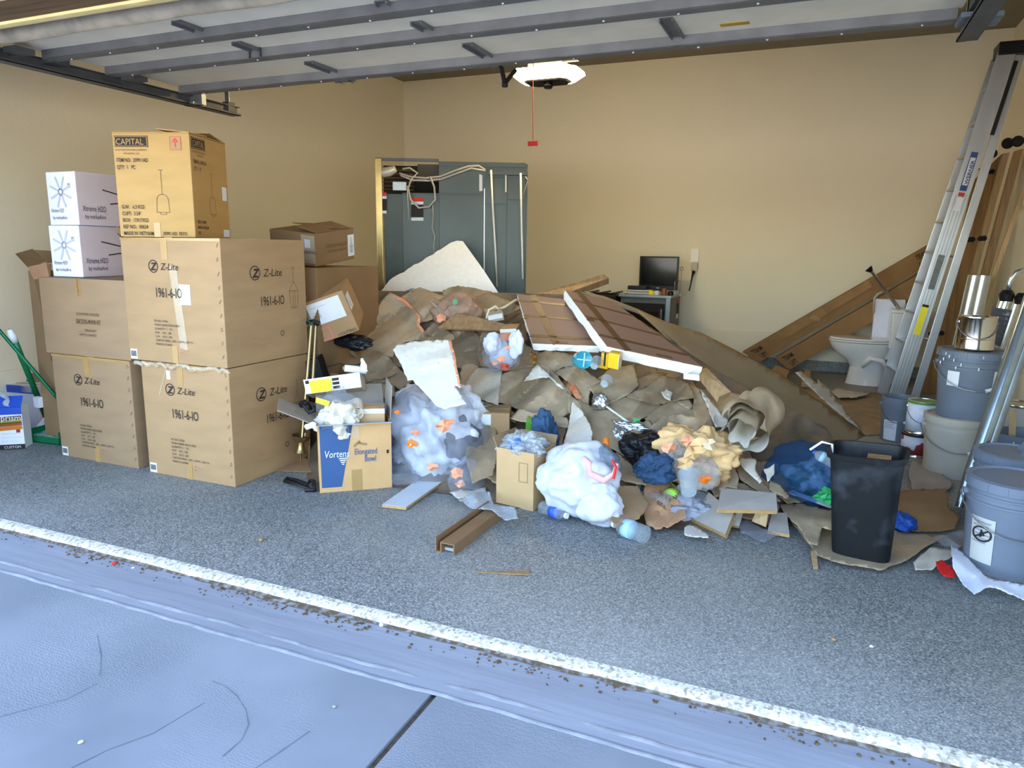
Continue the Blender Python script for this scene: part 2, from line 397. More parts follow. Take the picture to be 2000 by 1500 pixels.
def drive_build(N, L, p):
    tc = N.new('ShaderNodeTexCoord'); src = tc.outputs['Object']
    a = N.new('ShaderNodeTexNoise'); a.inputs['Scale'].default_value = 1.6; a.inputs['Detail'].default_value = 8; L.new(src, a.inputs['Vector'])
    r = N.new('ShaderNodeValToRGB'); r.color_ramp.elements[0].color = lin('#6c717a'); r.color_ramp.elements[1].color = lin('#82878f'); r.color_ramp.elements[0].position = .3; r.color_ramp.elements[1].position = .7
    L.new(a.outputs['Fac'], r.inputs[0]); L.new(r.outputs[0], p.inputs['Base Color']); p.inputs['Roughness'].default_value = .6
    # fan-shaped broom strokes: stripes whose direction changes from patch to patch
    vo = N.new('ShaderNodeTexVoronoi'); vo.inputs['Scale'].default_value = 1.1; L.new(src, vo.inputs['Vector'])
    sub = N.new('ShaderNodeVectorMath'); sub.operation = 'SUBTRACT'; L.new(src, sub.inputs[0]); L.new(vo.outputs['Position'], sub.inputs[1])
    wv = N.new('ShaderNodeTexWave'); wv.wave_type = 'RINGS'; wv.inputs['Scale'].default_value = 34; wv.inputs['Distortion'].default_value = 9; wv.inputs['Detail'].default_value = 3; wv.inputs['Detail Scale'].default_value = 2.0
    mp = N.new('ShaderNodeVectorMath'); mp.operation = 'ADD'; L.new(sub.outputs[0], mp.inputs[0]); mp.inputs[1].default_value = (.5, .2, 0); L.new(mp.outputs[0], wv.inputs['Vector'])
    mk = N.new('ShaderNodeTexNoise'); mk.inputs['Scale'].default_value = 1.3; L.new(src, mk.inputs['Vector'])
    mr = N.new('ShaderNodeValToRGB'); mr.color_ramp.elements[0].position = .45; mr.color_ramp.elements[1].position = .62; L.new(mk.outputs['Fac'], mr.inputs[0])
    mu = N.new('ShaderNodeMath'); mu.operation = 'MULTIPLY'; L.new(wv.outputs['Fac'], mu.inputs[0]); L.new(mr.outputs[0], mu.inputs[1])
    ad = N.new('ShaderNodeMath'); ad.operation = 'MULTIPLY_ADD'; L.new(a.outputs['Fac'], ad.inputs[0]); ad.inputs[1].default_value = 1.2; L.new(mu.outputs[0], ad.inputs[2])
    bp = N.new('ShaderNodeBump'); bp.inputs['Strength'].default_value = .22; bp.inputs['Distance'].default_value = .01; L.new(ad.outputs[0], bp.inputs['Height']); L.new(bp.outputs[0], p.inputs['Normal'])
drivem = nmat('trowelled_concrete', drive_build)
stemm = mat('stem_concrete', '#8d8b84', .9, var=.3, scale=60)
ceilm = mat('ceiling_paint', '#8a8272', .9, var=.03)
stucco = mat('outside_stucco', '#86776a', .9, var=.06, bump=.3)
soffit = mat('header_wood', '#5a4630', .7, var=.3, scale=5, stretch=(.4, 8, 8))
groundm = mat('outside_paving', '#cfc8bc', .9, var=.1)

def sbox(name, lo, hi, m): return struct(MB().box(lo, hi).obj(name, m))
sbox('floor', (XL - .2, YF, -.15), (XR + .2, YB + .2, 0), floorm)
# white aggregate strip at the door line, with the small step down to the driveway
def lipfn(u, v):
    x = XL - .2 + (XR - XL + .4) * u
    pr = [(YF + .004, .003), (YF - .03, .003), (YF - .055, -.004), (YF - .062, -.03)]
    k = min(3, int(round(v * 3))); y, z = pr[k]; w = .006 * noise.noise(Vector((x * 3, 0, 1)))
    return Vector((x, y + w * (k > 0), z))
struct(MB().grid(lipfn, 220, 3).obj('trim_1', lipm, smooth=True))
# driveway slabs, joint between them running out from the crack
ck = [fz(855, 1347, -.02), fz(720, 1500, -.02)]
xj = ck[0].x; DZ = -.022
sbox('driveway', (-9, -5.0, -.2), (xj - .012, 1.92, DZ), drivem)
sbox('driveway', (xj + .012, -5.0, -.2), (6, 1.92, DZ), drivem)
jm = mat('joint_dirt', '#4c443c', .95, var=.3, scale=40)
sbox('trim_2', (xj - .013, -5, -.1), (xj + .013, 1.92, DZ - .012), jm)
apron = mat('apron_concrete', '#82858e', .6, var=.1, scale=3, stretch=(.3, 3, 1), bump=.25, bscale=6)
sbox('apron', (-9, 1.918, -.2), (6, YF - .05, DZ + .002), apron)
ridge = mat('cement_ridge', '#85868c', .7, var=.15, scale=12, bump=.4, bscale=20)
for i, (yy, ww) in enumerate(((1.965, .017), (1.905, .012))):
    def rf(u, v):
        x = -6 + 9 * u; y = yy + .012 * noise.noise(Vector((x * 1.7, i * 5, 0))) + .006 * noise.noise(Vector((x * 9, i * 5, 0)))
        h = max(0, .010 * (.6 + .6 * noise.noise(Vector((x * 4, 3 + i, 0)))))
        return Vector((x, y + (v - .5) * 2 * ww, DZ - .001 + h * math.sin(math.pi * v)))
    struct(MB().grid(rf, 500, 4).obj('trim_%d' % (3 + i), ridge, smooth=True))
groove = mat('groove_line', '#62666f', .95, var=.15)  # thin darker scratch and crack lines in the concrete
for i, pts in enumerate(([(415, 1331), (440, 1340), (462, 1358), (480, 1385), (486, 1415), (472, 1445), (435, 1478)], [(0, 1400), (60, 1384), (130, 1366), (190, 1335)], [(140, 1500), (210, 1465), (300, 1432), (400, 1372)], [(500, 1500), (545, 1470), (605, 1428)], [(190, 1240), (198, 1280), (196, 1320)])):
    fine = []
    for a, c in zip(pts[:-1], pts[1:]):
        for k in range(6): fine.append(fz(a[0] + (c[0] - a[0]) * k / 6, a[1] + (c[1] - a[1]) * k / 6, DZ))
    fine.append(fz(*pts[-1], DZ)); vs_ = []
    for k, q in enumerate(fine):
        d_ = fine[min(k + 1, len(fine) - 1)] - fine[max(k - 1, 0)]; n_ = Vector((-d_.y, d_.x, 0)).normalized() * (.001 + .004 * abs(noise.noise(q * 9))); vs_ += [q + n_ + Vector((0, 0, .001)), q - n_ + Vector((0, 0, .001))]
    struct(MB().add(vs_, [(2 * k, 2 * k + 1, 2 * k + 3, 2 * k + 2) for k in range(len(fine) - 1)]).obj('trim_%d' % (20 + i), groove))
sbox('ground', (-60, -60, -.5), (60, -5.0, -.05), groundm)
sbox('wall_left', (XL - .2, YF - .2, 0), (XL, YB + .2, ZC), wallm)
sbox('wall_right', (XR, YF - .2, 0), (XR + .2, YB + .2, ZC), wallm)
sbox('wall_back', (XL, YB, 0), (XR, YB + .2, ZC), wallm)
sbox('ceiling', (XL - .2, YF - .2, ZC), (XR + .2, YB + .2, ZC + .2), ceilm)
OX0, OX1, HZ = -4.80, 1.15, 2.405
fw = MB(); fw.box((XL - .2, YF - .2, -.1), (OX0, YF, ZC)); fw.obj('wall_front', stucco)['kind'] = 'structure'
fw = MB(); fw.box((OX1, YF - .2, -.1), (XR + .2, YF, ZC)); fw.obj('wall_front', stucco)['kind'] = 'structure'
fw = MB(); fw.box((OX0, YF - .2, HZ), (OX1, YF, ZC)); fw.obj('wall_front', soffit)['kind'] = 'structure'
strip = mat('weather_strip', '#d8c48c', .5, var=.1)
sbox('trim_5', (OX0, YF - .02, HZ - .012), (OX1, YF + .012, HZ + .02), strip)
sbox('trim_6', (OX0, YF + .05, HZ + .02), (OX1, YF + .10, HZ + .05), strip)
# baseboards over the concrete stem
basem = wallm
for nm, lo, hi in (('back', (XL, YB - .018, .13), (XR, YB, .45)), ('left', (XL, YF, .13), (XL + .018, YB, .45)), ('right', (XR - .018, YF, .13), (XR, YB, .45))):
    b = MB().box(lo, hi); 
    if nm == 'back': b.box((XL, YB - .026, .40), (XR, YB - .018, .45)); b.box((XL, YB - .022, .36), (XR, YB - .018, .375))
    struct(b.obj('baseboard_' + nm, basem))
sbox('trim_7', (XL, YB - .016, 0), (XR, YB, .13), stemm); sbox('trim_8', (XL, YF, 0), (XL + .016, YB, .13), stemm); sbox('trim_9', (XR - .016, YF, 0), (XR, YB, .13), stemm)

# ================================================================ overhead garage door
DX0, DX1, DH = -4.34, .50, 2.56
gd = thing('garage_door', 'raised overhead garage door with cream panels and grey steel struts', 'garage door', (-1.92, 3.4, DH))
panelm = mat('door_panel_paint', '#dcd5c2', .6, var=.04)
ys = [2.74, 3.15, 3.56, 4.14]
for y0, y1 in zip(ys[:-1], ys[1:]):
    MB().box((DX0, y0 + .006, DH), (DX1, y1 - .006, DH + .045)).obj('door_section', panelm, gd, bevel=.004)
strutm = mat('strut_steel', '#6c6d6f', .45, .3, var=.12, scale=6)
for y in (3.10, 3.51, 4.09):
    b = MB(); b.box((DX0 + .02, y - .045, DH - .052), (DX1 - .02, y + .03, DH - .048)); b.box((DX0 + .02, y - .045, DH - .05), (DX1 - .02, y - .041, DH)); b.box((DX0 + .02, y + .026, DH - .05), (DX1 - .02, y + .03, DH))
    o = b.obj('strut', strutm, gd)
    b = MB()
    for k in range(14):
        x = DX0 + .2 + k * .345; b.lathe([(.0, -.008), (.006, -.006), (.008, 0)], Matrix.Translation((x, y + .01 * (-1) ** k, DH - .052)), 8)
    b.obj('bolt', steel, o)
# hinges with stile straps
for (a, c) in (((450, 82), (522, 98)), ((590, 120), (692, 147)), ((340, 40), (410, 62)), ((800, 42), (860, 60)), ((895, 85), (985, 115)), ((1290, 35), (1340, 78)), ((742, 0), (770, 15))):
    p, q = fz(*a, DH), fz(*c, DH)
    x = (p.x + q.x) / 2; y0, y1 = min(p.y, q.y), max(p.y, q.y)
    h = MB(); h.box((x - .03, y0, DH - .006), (x + .03, y1, DH)); h.box((x - .033, y0, DH - .02), (x - .026, y1, DH)); h.box((x + .026, y0, DH - .02), (x + .033, y1, DH))
    o = h.obj('hinge_strap', strutm, gd)
    k = MB(); k.box((x - .045, y1 - .07, DH - .05), (x - .035, y1, DH)); k.box((x + .035, y1 - .07, DH - .05), (x + .045, y1, DH)); k.tube([(x - .08, y1 - .035, DH - .04), (x + .08, y1 - .035, DH - .04)], .008)
    k.obj('hinge_knuckle', steel_d, o)
# bottom seal rolled under the first section
sealm = mat('seal_vinyl', '#b3a892', .5, var=.2, scale=12)
b = MB(); b.tube([(DX0 + .1 + i * .24, 2.70 + .004 * math.sin(i), DH - .03 + .004 * math.cos(2 * i)) for i in range(20)], .042, 14); b.obj('bottom_seal', sealm, gd, smooth=True)
MB().box((DX0, 2.715, DH - .02), (DX1, 2.745, DH + .04)).obj('seal_retainer', alu, gd)
decal_m = mat('door_label_yellow', '#a88a2c', .6, var=.1)
p = fz(1435, 46, DH); MB().box((p.x - .07, p.y - .025, DH - .003), (p.x + .07, p.y + .025, DH)).obj('label', decal_m, gd)
# end brackets: right hand blue-grey plates
for px in (1895, 1935):
    p = fz(px, 22, DH - .03); MB().box((p.x - .045, p.y - .09, DH - .075), (p.x + .04, p.y + .08, DH - .055)).obj('end_plate', mat('plate_paint', '#6c7884', .4, .3), gd)
p = fz(375, 178, DH); k = MB()
for dx in (-.05, .03): k.box((p.x + dx, p.y - .06, DH - .10), (p.x + dx + .035, p.y + .05, DH - .085), Matrix.Translation((0, 0, 0)))
k.box((p.x - .08, p.y - .01, DH - .10), (p.x + .1, p.y + .03, DH - .02)); k.obj('top_roller_bracket', steel, gd)
for (px, py) in ((265, 152), (110, 120), (40, 98)):
    p = fz(px, py, DH - .04); k = MB(); k.box((p.x - .06, p.y - .06, DH - .06), (p.x + .05, p.y + .05, DH - .03)); k.tube([(p.x - .14, p.y, DH - .05), (p.x + .03, p.y, DH - .05)], .009); k.lathe([(.025, -.01), (.025, .01)], Matrix.Translation((p.x - .12, p.y, DH - .05)) @ Matrix.Rotation(math.pi / 2, 4, 'Y'), 14)
    k.obj('roller_bracket', steel_d, gd)
# tracks
def track(x, s, label, y1=4.68):
    t = thing('door_track', label, 'door track', (x, 3.5, DH - .07), 'door tracks')
    y0 = 2.35; z = DH - .07
    b = MB(); b.box((x - .003, y0, z - .03), (x + .003, y1, z + .035)); b.box((x, y0, z - .032), (x + s * .04, y1, z - .027)); b.box((x, y0, z + .032), (x + s * .035, y1, z + .037)); b.box((x + s * .036, y0, z - .032), (x + s * .04, y1, z - .015))
    b.box((x - s * .05, y0, z - .03), (x - .002 * s, y1, z - .026)); b.obj('rail', steel_d, t)
    b = MB(); b.box((x - .02, y1 - .1, z + .03), (x + .02, y1 - .095, ZC)); b.box((x - .02, y1 - .1, z + .03), (x - .016, y1 - .06, ZC)); b.obj('hanger', steel, t)
    b = MB(); b.box((x - .03, y1 - .12, z - .01), (x + .03, y1 - .05, z + .06)); b.obj('end_stop', steel_d, t)
track(DX0 - .05, 1, 'dark steel door track on the left, ending above the tall box'); track(DX1 + .05, -1, 'steel door track on the right, above the tall ladder', 4.25)
# opener
OP = fy(1070, 150, 6.4)
op = thing('garage_door_opener', 'ceiling door opener with a glowing warm light diffuser', 'door opener', OP)
lampm = mat('lit_diffuser', '#fff4dc', .5, var=0, emit='#ffe2a8', estr=29)
def octo(cx, cy, hx, hy, ch, z, k=1): return [Vector((cx + x * k, cy + y * k, z)) for x, y in ((-hx, -hy + ch), (-hx + ch, -hy), (hx - ch, -hy), (hx, -hy + ch), (hx, hy - ch), (hx - ch, hy), (-hx + ch, hy), (-hx, hy - ch))]
x, y, z = OP
b = MB(); r1, r2, r3 = octo(x, y, .30, .20, .08, z + .045), octo(x, y, .31, .21, .08, z + .015), octo(x, y, .24, .15, .07, z - .042)
n = 8; b.add(r1 + r2 + r3, [tuple(range(8))] + [(i, (i + 1) % 8, 8 + (i + 1) % 8, 8 + i) for i in range(8)] + [(8 + i, 8 + (i + 1) % 8, 16 + (i + 1) % 8, 16 + i) for i in range(8)] + [tuple(range(23, 15, -1))]); b.obj('light_diffuser', lampm, op)
MB().prism(octo(x, y, .21, .13, .06, z - .042), octo(x, y, .19, .12, .06, z - .056)).obj('base_plate', blackm, op)
MB().lathe([(.045, -.05), (.045, -.09), (.032, -.11), (.0, -.112)], Matrix.Translation((x + .02, y - .04, z)), 16).obj('motion_sensor', black, op, smooth='auto')
MB().box((x - .15, y - .12, z + .035), (x + .15, y + .16, z + .13)).obj('motor_housing', steel_d, op, bevel=.01)
b = MB(); b.box((x - .02, 3.2, z + .10), (x + .02, y - .1, z + .14)); b.obj('drive_rail', steel_d, op)
b = MB()
for sx in (-.13, .13):
    b.box((x + sx - .016, y + .05, z + .13), (x + sx + .016, y + .054, ZC)); b.box((x + sx - .016, y + .05, z + .13), (x + sx - .012, y + .08, ZC))
b.box((x + .05, y - .06, z + .10), (x + .30, y - .03, z + .125)); b.obj('hanger', blackm, op)
a0, a1, a2 = fz(976, 118, DH - .03), fy(986, 163, 4.3), fy(1006, 138, 4.5)
b = MB(); b.tube([a0, a1], .014, 8); b.tube([a1, a2], .014, 8); b.tube([a1 + Vector((0, 0, -.02)), a1 + Vector((0, 0, .02))], .02, 8)
b.obj('door_arm', blackm, op)
# release cord
ct, cb = fy(1041, 152, 6.15), fy(1041, 278, 6.15)
rc = thing('release_cord', 'red release cord with a red pull handle hanging from the opener', 'cord', cb)
MB().tube([ct + Vector((0, 0, .2)), ct, cb], .0035, 6).obj('cord', mat('red_cord', '#b04a38', .7, var=.1), rc)
MB().box((cb.x - .045, cb.y - .012, cb.z - .03), (cb.x + .045, cb.y + .012, cb.z + .01)).obj('handle', redp, rc, bevel=.004)
# ================================================================ cartons on the left
def staples(par, T, w, h, dpt):
    b = MB(); rs = random.Random(int(h * 1e4))
    for i in range(9):
        v = h * (.07 + .86 * i / 8)
        for k in range(2): 
            u = w - .03 + rs.uniform(-.004, .004); b.prism([onface(T, 'F', u + dx, v + k * .012 + dx * .8 + dy, dpt) for dx, dy in ((0, 0), (.014, 0), (.014, .0025), (0, .0025))], [onface(T, 'F', u + dx, v + k * .012 + dx * .8 + dy, dpt, -.001) for dx, dy in ((0, 0), (.014, 0), (.014, .0025), (0, .0025))])
    b.obj('staple_marks', inkb, par)
def zlogo(par, T, face, u, v, s, w):
    stroke(par, T, face, circ(u, v, .036 * s), .005 * s, ink, w, 'logo_ring')
    ftext(par, T, face, 'Z', u - .021 * s, v - .022 * s, .062 * s, ink, w, bold=.03, shear=.25, name='logo_letter')
    ftext(par, T, face, 'Z-Lite', u + .06 * s, v - .02 * s, .058 * s, ink, w, shear=.2)
def lantern(par, T, face, u, v, s, w, m=inkb):
    L = [[(u, v + .26 * s), (u, v + .17 * s)], [(u - .012 * s, v + .26 * s), (u + .012 * s, v + .26 * s)], [(u, v + .17 * s), (u - .045 * s, v + .11 * s), (u + .045 * s, v + .11 * s), (u, v + .17 * s)], [(u - .045 * s, v + .11 * s), (u - .03 * s, v), (u + .03 * s, v), (u + .045 * s, v + .11 * s)], [(u - .01 * s, v + .11 * s), (u - .008 * s, v)], [(u + .012 * s, v + .11 * s), (u + .01 * s, v)]]
    stroke(par, T, face, L, .0025, m, w)
INFO = 'PO NO: 47366\nFINISH NAME: IRON HIDE\nQUANTITY: 1   PC\nN.W.    36.3   LBS\nG.W.    43.23  LBS\nCARTON MEAS.: 28"L x 28"W x 28½"H\nMADE IN CHINA'
def zlite(label, P, w, d, h, yaw=0, cleartapes=False, m=card):
    t, T = carton('fixture_carton', label, P, yaw, w, d, h, m, 'large lighting cartons stacked on the floor')
    zlogo(t, T, 'F', w * .33, h * .775, 1, d); ftext(t, T, 'F', '1961-6-IO', w * .33, h * .53, .085, ink, d, sx=.62)
    ftext(t, T, 'F', INFO, w * .30, h * .33, .019, ink, d, sx=.95)
    ftext(t, T, 'F', '== ____', w * .55, h * .115, .022, inkr, d); ftext(t, T, 'F', '== __ _', w * .55, h * .085, .018, inkr, d)
    zlogo(t, T, 'R', d * .36, h * .73, 1.15, w); ftext(t, T, 'R', '1961-6-IO', d * .40, h * .46, .085, ink, w, sx=.62)
    ftext(t, T, 'R', '==  ____  __ _', d * .30, h * .19, .026, inkr, w); ftext(t, T, 'R', '__ ____ __ _____ ___ __', d * .28, h * .145, .018, inkb, w)
    stroke(t, T, 'R', circ(d * .66, h * .215, .016, 16), .006, inkb, w, 'round_mark')
    lantern(t, T, 'R', d * .83, h * .42, 1, w)
    decal(t, T, 'F', w * .42, h - .13, .05, .13, tape, d, 'tape'); decal(t, T, 'F', w * .46, 0, .045, .11, tape, d, 'tape')
    decal(t, T, 'F', .012, .006, .055, .062, white, d, 'barcode_label')
    b = MB()
    for i in range(9): x = .017 + i * .0052; b.add([onface(T, 'F', x + a, .022 + c, d, EPS * 1.6) for a, c in ((0, 0), (.0028, 0), (.0028, .035), (0, .035))], [(0, 1, 2, 3)])
    b.obj('barcode', ink, t)
    MB().box((w / 2 - .03, .002, h - .002), (w / 2 + .03, d, h + .0025), T).obj('tape', tape, t)
    MB().box((0, -.0015, h - .018), (w, .0, h - .002), T).obj('edge_tape', tape, t)
    staples(t, T, w, h, d)
    if cleartapes:
        decal(t, T, 'F', w * .55, h * .12, .06, h * .66, cleartape, d, 'clear_tape', EPS * 1.2, -.05)
        decal(t, T, 'F', w * .58, h * .48, .085, .12, white, d, 'paper_label', EPS * 2)
        ftext(t, T, 'F', '_______\n_____\n______\n____', w * .585, h * .6, .02, mat('teal_print', '#5c9c94', .6, var=0), d, name='print')
    return t, T
zA = fz(460, 952); zB = fz(271, 916)
HA, HB = .728, .715
zt, zT = zlite('front lower brown lighting carton, a torn clear tape along its top edge', zA, .717, .715, HA)
b = MB(); rs = random.Random(3)
pts = [zT @ Vector((-.03 + .76 * i / 30, -.012 + rs.uniform(-.008, .008), HA - .012 + rs.uniform(-.012, .012))) for i in range(31)]
b.tube(pts, [.009 + .006 * rs.random() for _ in pts], 6); b.obj('loose_tape', cleartape, zt)
decal(zt, zT, 'F', .215, HA - .10, .03, .055, white, .715, 'hang_tag'); stroke(zt, zT, 'F', [(.22, HA - .03), (.14, HA - .21)], .006, cleartape, .715, 'tape_tail')
zlite('left lower brown lighting carton beside the green broom', zB, zB.x - fz(118, 890).x, .72, HB, m=card2)
pC = Vector((zA.x - .008, zA.y + .002, HA + .004))
zlite('upper brown lighting carton with a pale blue paper label, under the tall box', pC, .80, .735, .755, cleartapes=True, m=card)
HC = pC.z + .755
pS = Vector((zB.x + .02, zB.y - .005, HB + .003))
t, T = carton('dull_carton', 'dull brown carton below the two white fan boxes', pS, 0, .80, .72, .505, card2, None)
ftext(t, T, 'F', 'SUZANNE KASLER', .34, .27, .026, inkb, .6); ftext(t, T, 'F', 'SK5354WHT', .33, .215, .042, inkb, .6, bold=.01); ftext(t, T, 'F', '_____ PENDANT\n  MATTE WHITE', .34, .165, .024, inkb, .6)
decal(t, T, 'F', .36, .39, .04, .115, tape, .6, 'tape'); vs_, fs_ = text_geo('CAUTION', .026); MB().add([onface(T, 'F', .389 - q.y, .395 + q.x, .6, EPS * 2.4) for q in vs_], fs_).obj('lettering', inkb, t)
HS = pS.z + .505
def fanbox(label, P, w, d, h, yaw):
    t, T = carton('fan_carton', label, P, yaw, w, d, h, whitebox, 'white ceiling fan boxes')
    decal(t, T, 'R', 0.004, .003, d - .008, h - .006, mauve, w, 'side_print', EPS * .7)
    cx, cy = w * .48, h * .62
    stroke(t, T, 'F', [[(cx + .018 * math.cos(a), cy + .018 * math.sin(a)), (cx + r_ * math.cos(a), cy + r_ * math.sin(a))] for a, r_ in [(math.radians(22.5 + 45 * i), .105) for i in range(8)]], .014, mat('pale_grey_print', '#b4b4be', .7, var=0), d, 'fan_picture')
    stroke(t, T, 'F', circ(cx, cy, .018), .008, greyp, d, 'fan_hub')
    ftext(t, T, 'F', 'Xtreme H2O', w * .10, h * .24, .036, ink, d, sx=.62); ftext(t, T, 'F', 'by minkaAire', w * .14, h * .11, .032, ink, d, sx=.8)
    ftext(t, T, 'F', '- _____\n  ____\n  _____\n  ____', w * .68, h * .26, .016, greyp, d, name='print')
    decal(t, T, 'F', w * .74, h * .70, .02, .028, greyp, d, 'barcode')
    ftext(t, T, 'R', 'Xtreme H2O', d * .05, h * .27, .052, ink, w, sx=.6); ftext(t, T, 'R', 'by minkaAire', d * .07, h * .13, .040, ink, w, sx=.7)
    stroke(t, T, 'R', circ(d * .25, h * .15, .045, 12, 20, 160), .003, greyp, w, 'logo_arc')
    hx, hy = d * .74, h * .52
    for x, y in ((-.30, .06), (-.25, -.03), (-.16, .12), (-.10, -.09), (.2, .05), (.22, -.06)):
        stroke(t, T, 'R', [(hx, hy), (hx + x, hy + y)], .014 if abs(y) > .08 else .008, ink, w, 'fan_blade_picture')
    stroke(t, T, 'R', circ(hx, hy + .03, .028), .012, ink, w, 'fan_motor_picture')
pf1 = fy(163, 549, zB.y + .10); pf1.z = HS + .003
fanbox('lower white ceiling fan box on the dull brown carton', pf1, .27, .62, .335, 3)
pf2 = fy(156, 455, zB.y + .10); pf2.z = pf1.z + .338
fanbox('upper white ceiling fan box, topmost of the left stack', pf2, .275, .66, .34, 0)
# tall gold box
pT = fy(382, 460, zA.y + .12); pT.z = HC + .004
t, T = carton('pendant_carton', 'tall golden pendant lamp box standing on the upper lighting carton', pT, 19, .47, .46, .60, card4)
D_, W_ = .46, .47
def cap(face, k, u0, ww):
    decal(t, T, face, u0, .52, .205 * k, .065, ink, ww, 'logo_panel'); ftext(t, T, face, 'CAPITAL', u0 + .010 * k, .533, .050, card4, ww, sx=.87 * k, name='logo_lettering')
    b = MB()
    stroke(t, T, face, [(u0 + .005, .525), (u0 + .2 * k, .525), (u0 + .2 * k, .580), (u0 + .005, .580), (u0 + .005, .525)], .003, card4, ww, 'logo_border')
    ftext(t, T, face, 'LIGHTING FIXTURE COMPANY', u0 + .004, .498, .0155, inkb, ww, sx=.9 * k); ftext(t, T, face, 'ATLANTA, GA', u0 + .05, .478, .0155, inkb, ww, sx=k)
    ftext(t, T, face, 'ITEM NO.  359911AD', u0 + .005, .435, .031, ink, ww, sx=.68 * k, bold=.012); ftext(t, T, face, 'QTY:  1   PC', u0 + .005, .395, .031, ink, ww, sx=.68 * k, bold=.012)
    cx = u0 + .27 * k
    stroke(t, T, face, [[(cx - .016, .39), (cx + .016, .39)], [(cx, .39), (cx, .245)], circ(cx, .215, .036, 14, 180, 0), [(cx - .036, .215), (cx - .04, .145), (cx + .04, .145), (cx + .036, .215)], [(cx - .018, .145), (cx - .018, .133), (cx + .018, .133), (cx + .018, .145)]], .0025, inkb, ww)
cap('F', 1, .012, D_); cap('R', .8, .02, W_)
ftext(t, T, 'F', 'G.W.   6.3 KGS\nCUFT:  3.54\'\nBOX:  17X17X22\nREF NO.:  00624\nMADE IN VIETNAM', .025, .165, .031, ink, D_, sx=.72, bold=.012)
ftext(t, T, 'F', '359911AD  REVO', .27, .012, .028, ink, D_, sx=.72, bold=.012)
ftext(t, T, 'R', 'REF NO.: 00624\nMADE IN VIETNAM\nORD', .03, .085, .026, ink, W_, sx=.6, bold=.012)
decal(t, T, 'F', .352, .505, .066, .075, card, D_, 'arrow_panel'); stroke(t, T, 'F', [(.352, .505), (.418, .505), (.418, .58), (.352, .58), (.352, .505)], .002, redp, D_, 'arrow_border')
stroke(t, T, 'F', [[(.385, .52), (.385, .553)]], .008, redp, D_, 'arrow'); stroke(t, T, 'F', [[(.370, .548), (.385, .568), (.400, .548)]], .008, redp, D_, 'arrow_head')
decal(t, T, 'R', .38, .24, .055, .085, white, W_, 'label'); decal(t, T, 'R', .37, .01, .075, .045, white, W_, 'label')
decal(t, T, 'F', .215, 0, .04, .085, tape, D_, 'tape')
flap(t, T, (0, 0, .60), (.47, 0, .60), (0, .22, .012), card4); flap(t, T, (.47, .46, .60), (.0, .46, .60), (.0, -.21, .035), card4); flap(t, T, (.47, .0, .602), (.47, .46, .602), (-.2, .0, .02), card4)
# torn flap between the white box and the tall box
pp = fy(232, 452, zA.y - .0)
MB().prism([fy(226, 440, 3.35), fy(238, 448, 3.30), fy(246, 462, 3.28), fy(232, 458, 3.30)], [fy(226, 440, 3.37), fy(238, 448, 3.32), fy(246, 462, 3.30), fy(232, 458, 3.32)]).obj('torn_flap', card3, t)
# open carton leaning behind on the left
pO = Vector((zB.x - .50, zB.y + .42, 0)); 
b0 = fy(100, 700, 3.45)
t = thing('open_carton', 'open brown carton with raised flaps behind the left stack', 'box', Vector((b0.x, 3.6, 0)))
yo = 3.42
a, b_, c, d_ = fy(62, 520, yo), fy(98, 515, yo), fy(100, 705, yo), fy(88, 640, yo)
MB().prism([a, b_, c, d_], [q + Vector((.0, .006, 0)) for q in (a, b_, c, d_)]).obj('side_panel', card3, t)
a2 = [fy(30, 496, yo - .12), fy(62, 487, yo), fy(90, 512, yo + .01), fy(56, 524, yo)]
MB().prism(a2, [q + Vector((0, .006, .004)) for q in a2]).obj('flap', card3, t)
a3 = [fy(54, 521, yo - .004), fy(90, 514, yo - .004), fy(96, 542, yo - .004), fy(66, 546, yo - .004)]
MB().prism(a3, [q + Vector((0, .004, 0)) for q in a3]).obj('paper_label', mat('tan_label', '#b58a6a', .6), t)
a4 = [fy(66, 488, yo + .3), fy(102, 490, yo + .3), fy(104, 512, yo + .3), fy(92, 514, yo + .3)]
MB().prism(a4, [q + Vector((0, .006, 0)) for q in a4]).obj('flap', card_in, t)
MB().box((b0.x - .12, yo + .01, 0), (b0.x + .1, yo + .45, fy(90, 530, yo).z)).obj('body', card_in, t)

# ---------------------------------------------------------------- cleaning things by the left wall
pb = fz(25, 878)
t = thing('paint_carton', 'blue and white product carton with a large prism print', 'box', pb)
w_, d_, h_ = .26, .14, .42
T = frame(fz(50, 876), 38) @ Matrix.Translation((-w_, 0, 0))
prw = mat('prism_white', '#e4e4ea', .4, var=.02)
MB().box((0, 0, 0), (w_, d_, h_ * .72), T).obj('body', prw, t, bevel=.004)
decal(t, T, 'F', 0, h_ * .60, w_, h_ * .12, blue2, d_, 'blue_band')
flap(t, T, (0, 0, h_ * .72), (w_, 0, h_ * .72), (0, .06, .07), blue2)
sw = [('#9c4a24', .40, .60), ('#c8742c', .33, .42), ('#8a9c34', .44, .50), ('#5c3424', .50, .60)]
for i, (c_, v0, v1) in enumerate(sw):
    stroke(t, T, 'F', [(0, h_ * v0 - .03), (w_ * .45, h_ * v0 + .012), (w_ - .004, h_ * v0 + .02)], .028, mat('prism_band_%d' % i, c_, .5, var=.1), d_, 'colour_band')
ftext(t, T, 'F', 'prism', .128, h_ * .50, .056, white, d_, bold=.01)
ftext(t, T, 'F', '______ ____\n_____ ______\n____ _____', .12, h_ * .28, .022, greyp, d_, name='print'); ftext(t, T, 'F', 'CUSTOM', .13, .008, .026, white, d_)
decal(t, T, 'F', 0, 0, w_, .035, ink, d_, 'base_band')
decal(t, T, 'F', w_ - .045, .12, .025, .04, mat('maroon', '#8c3a2c', .5), d_, 'emblem')
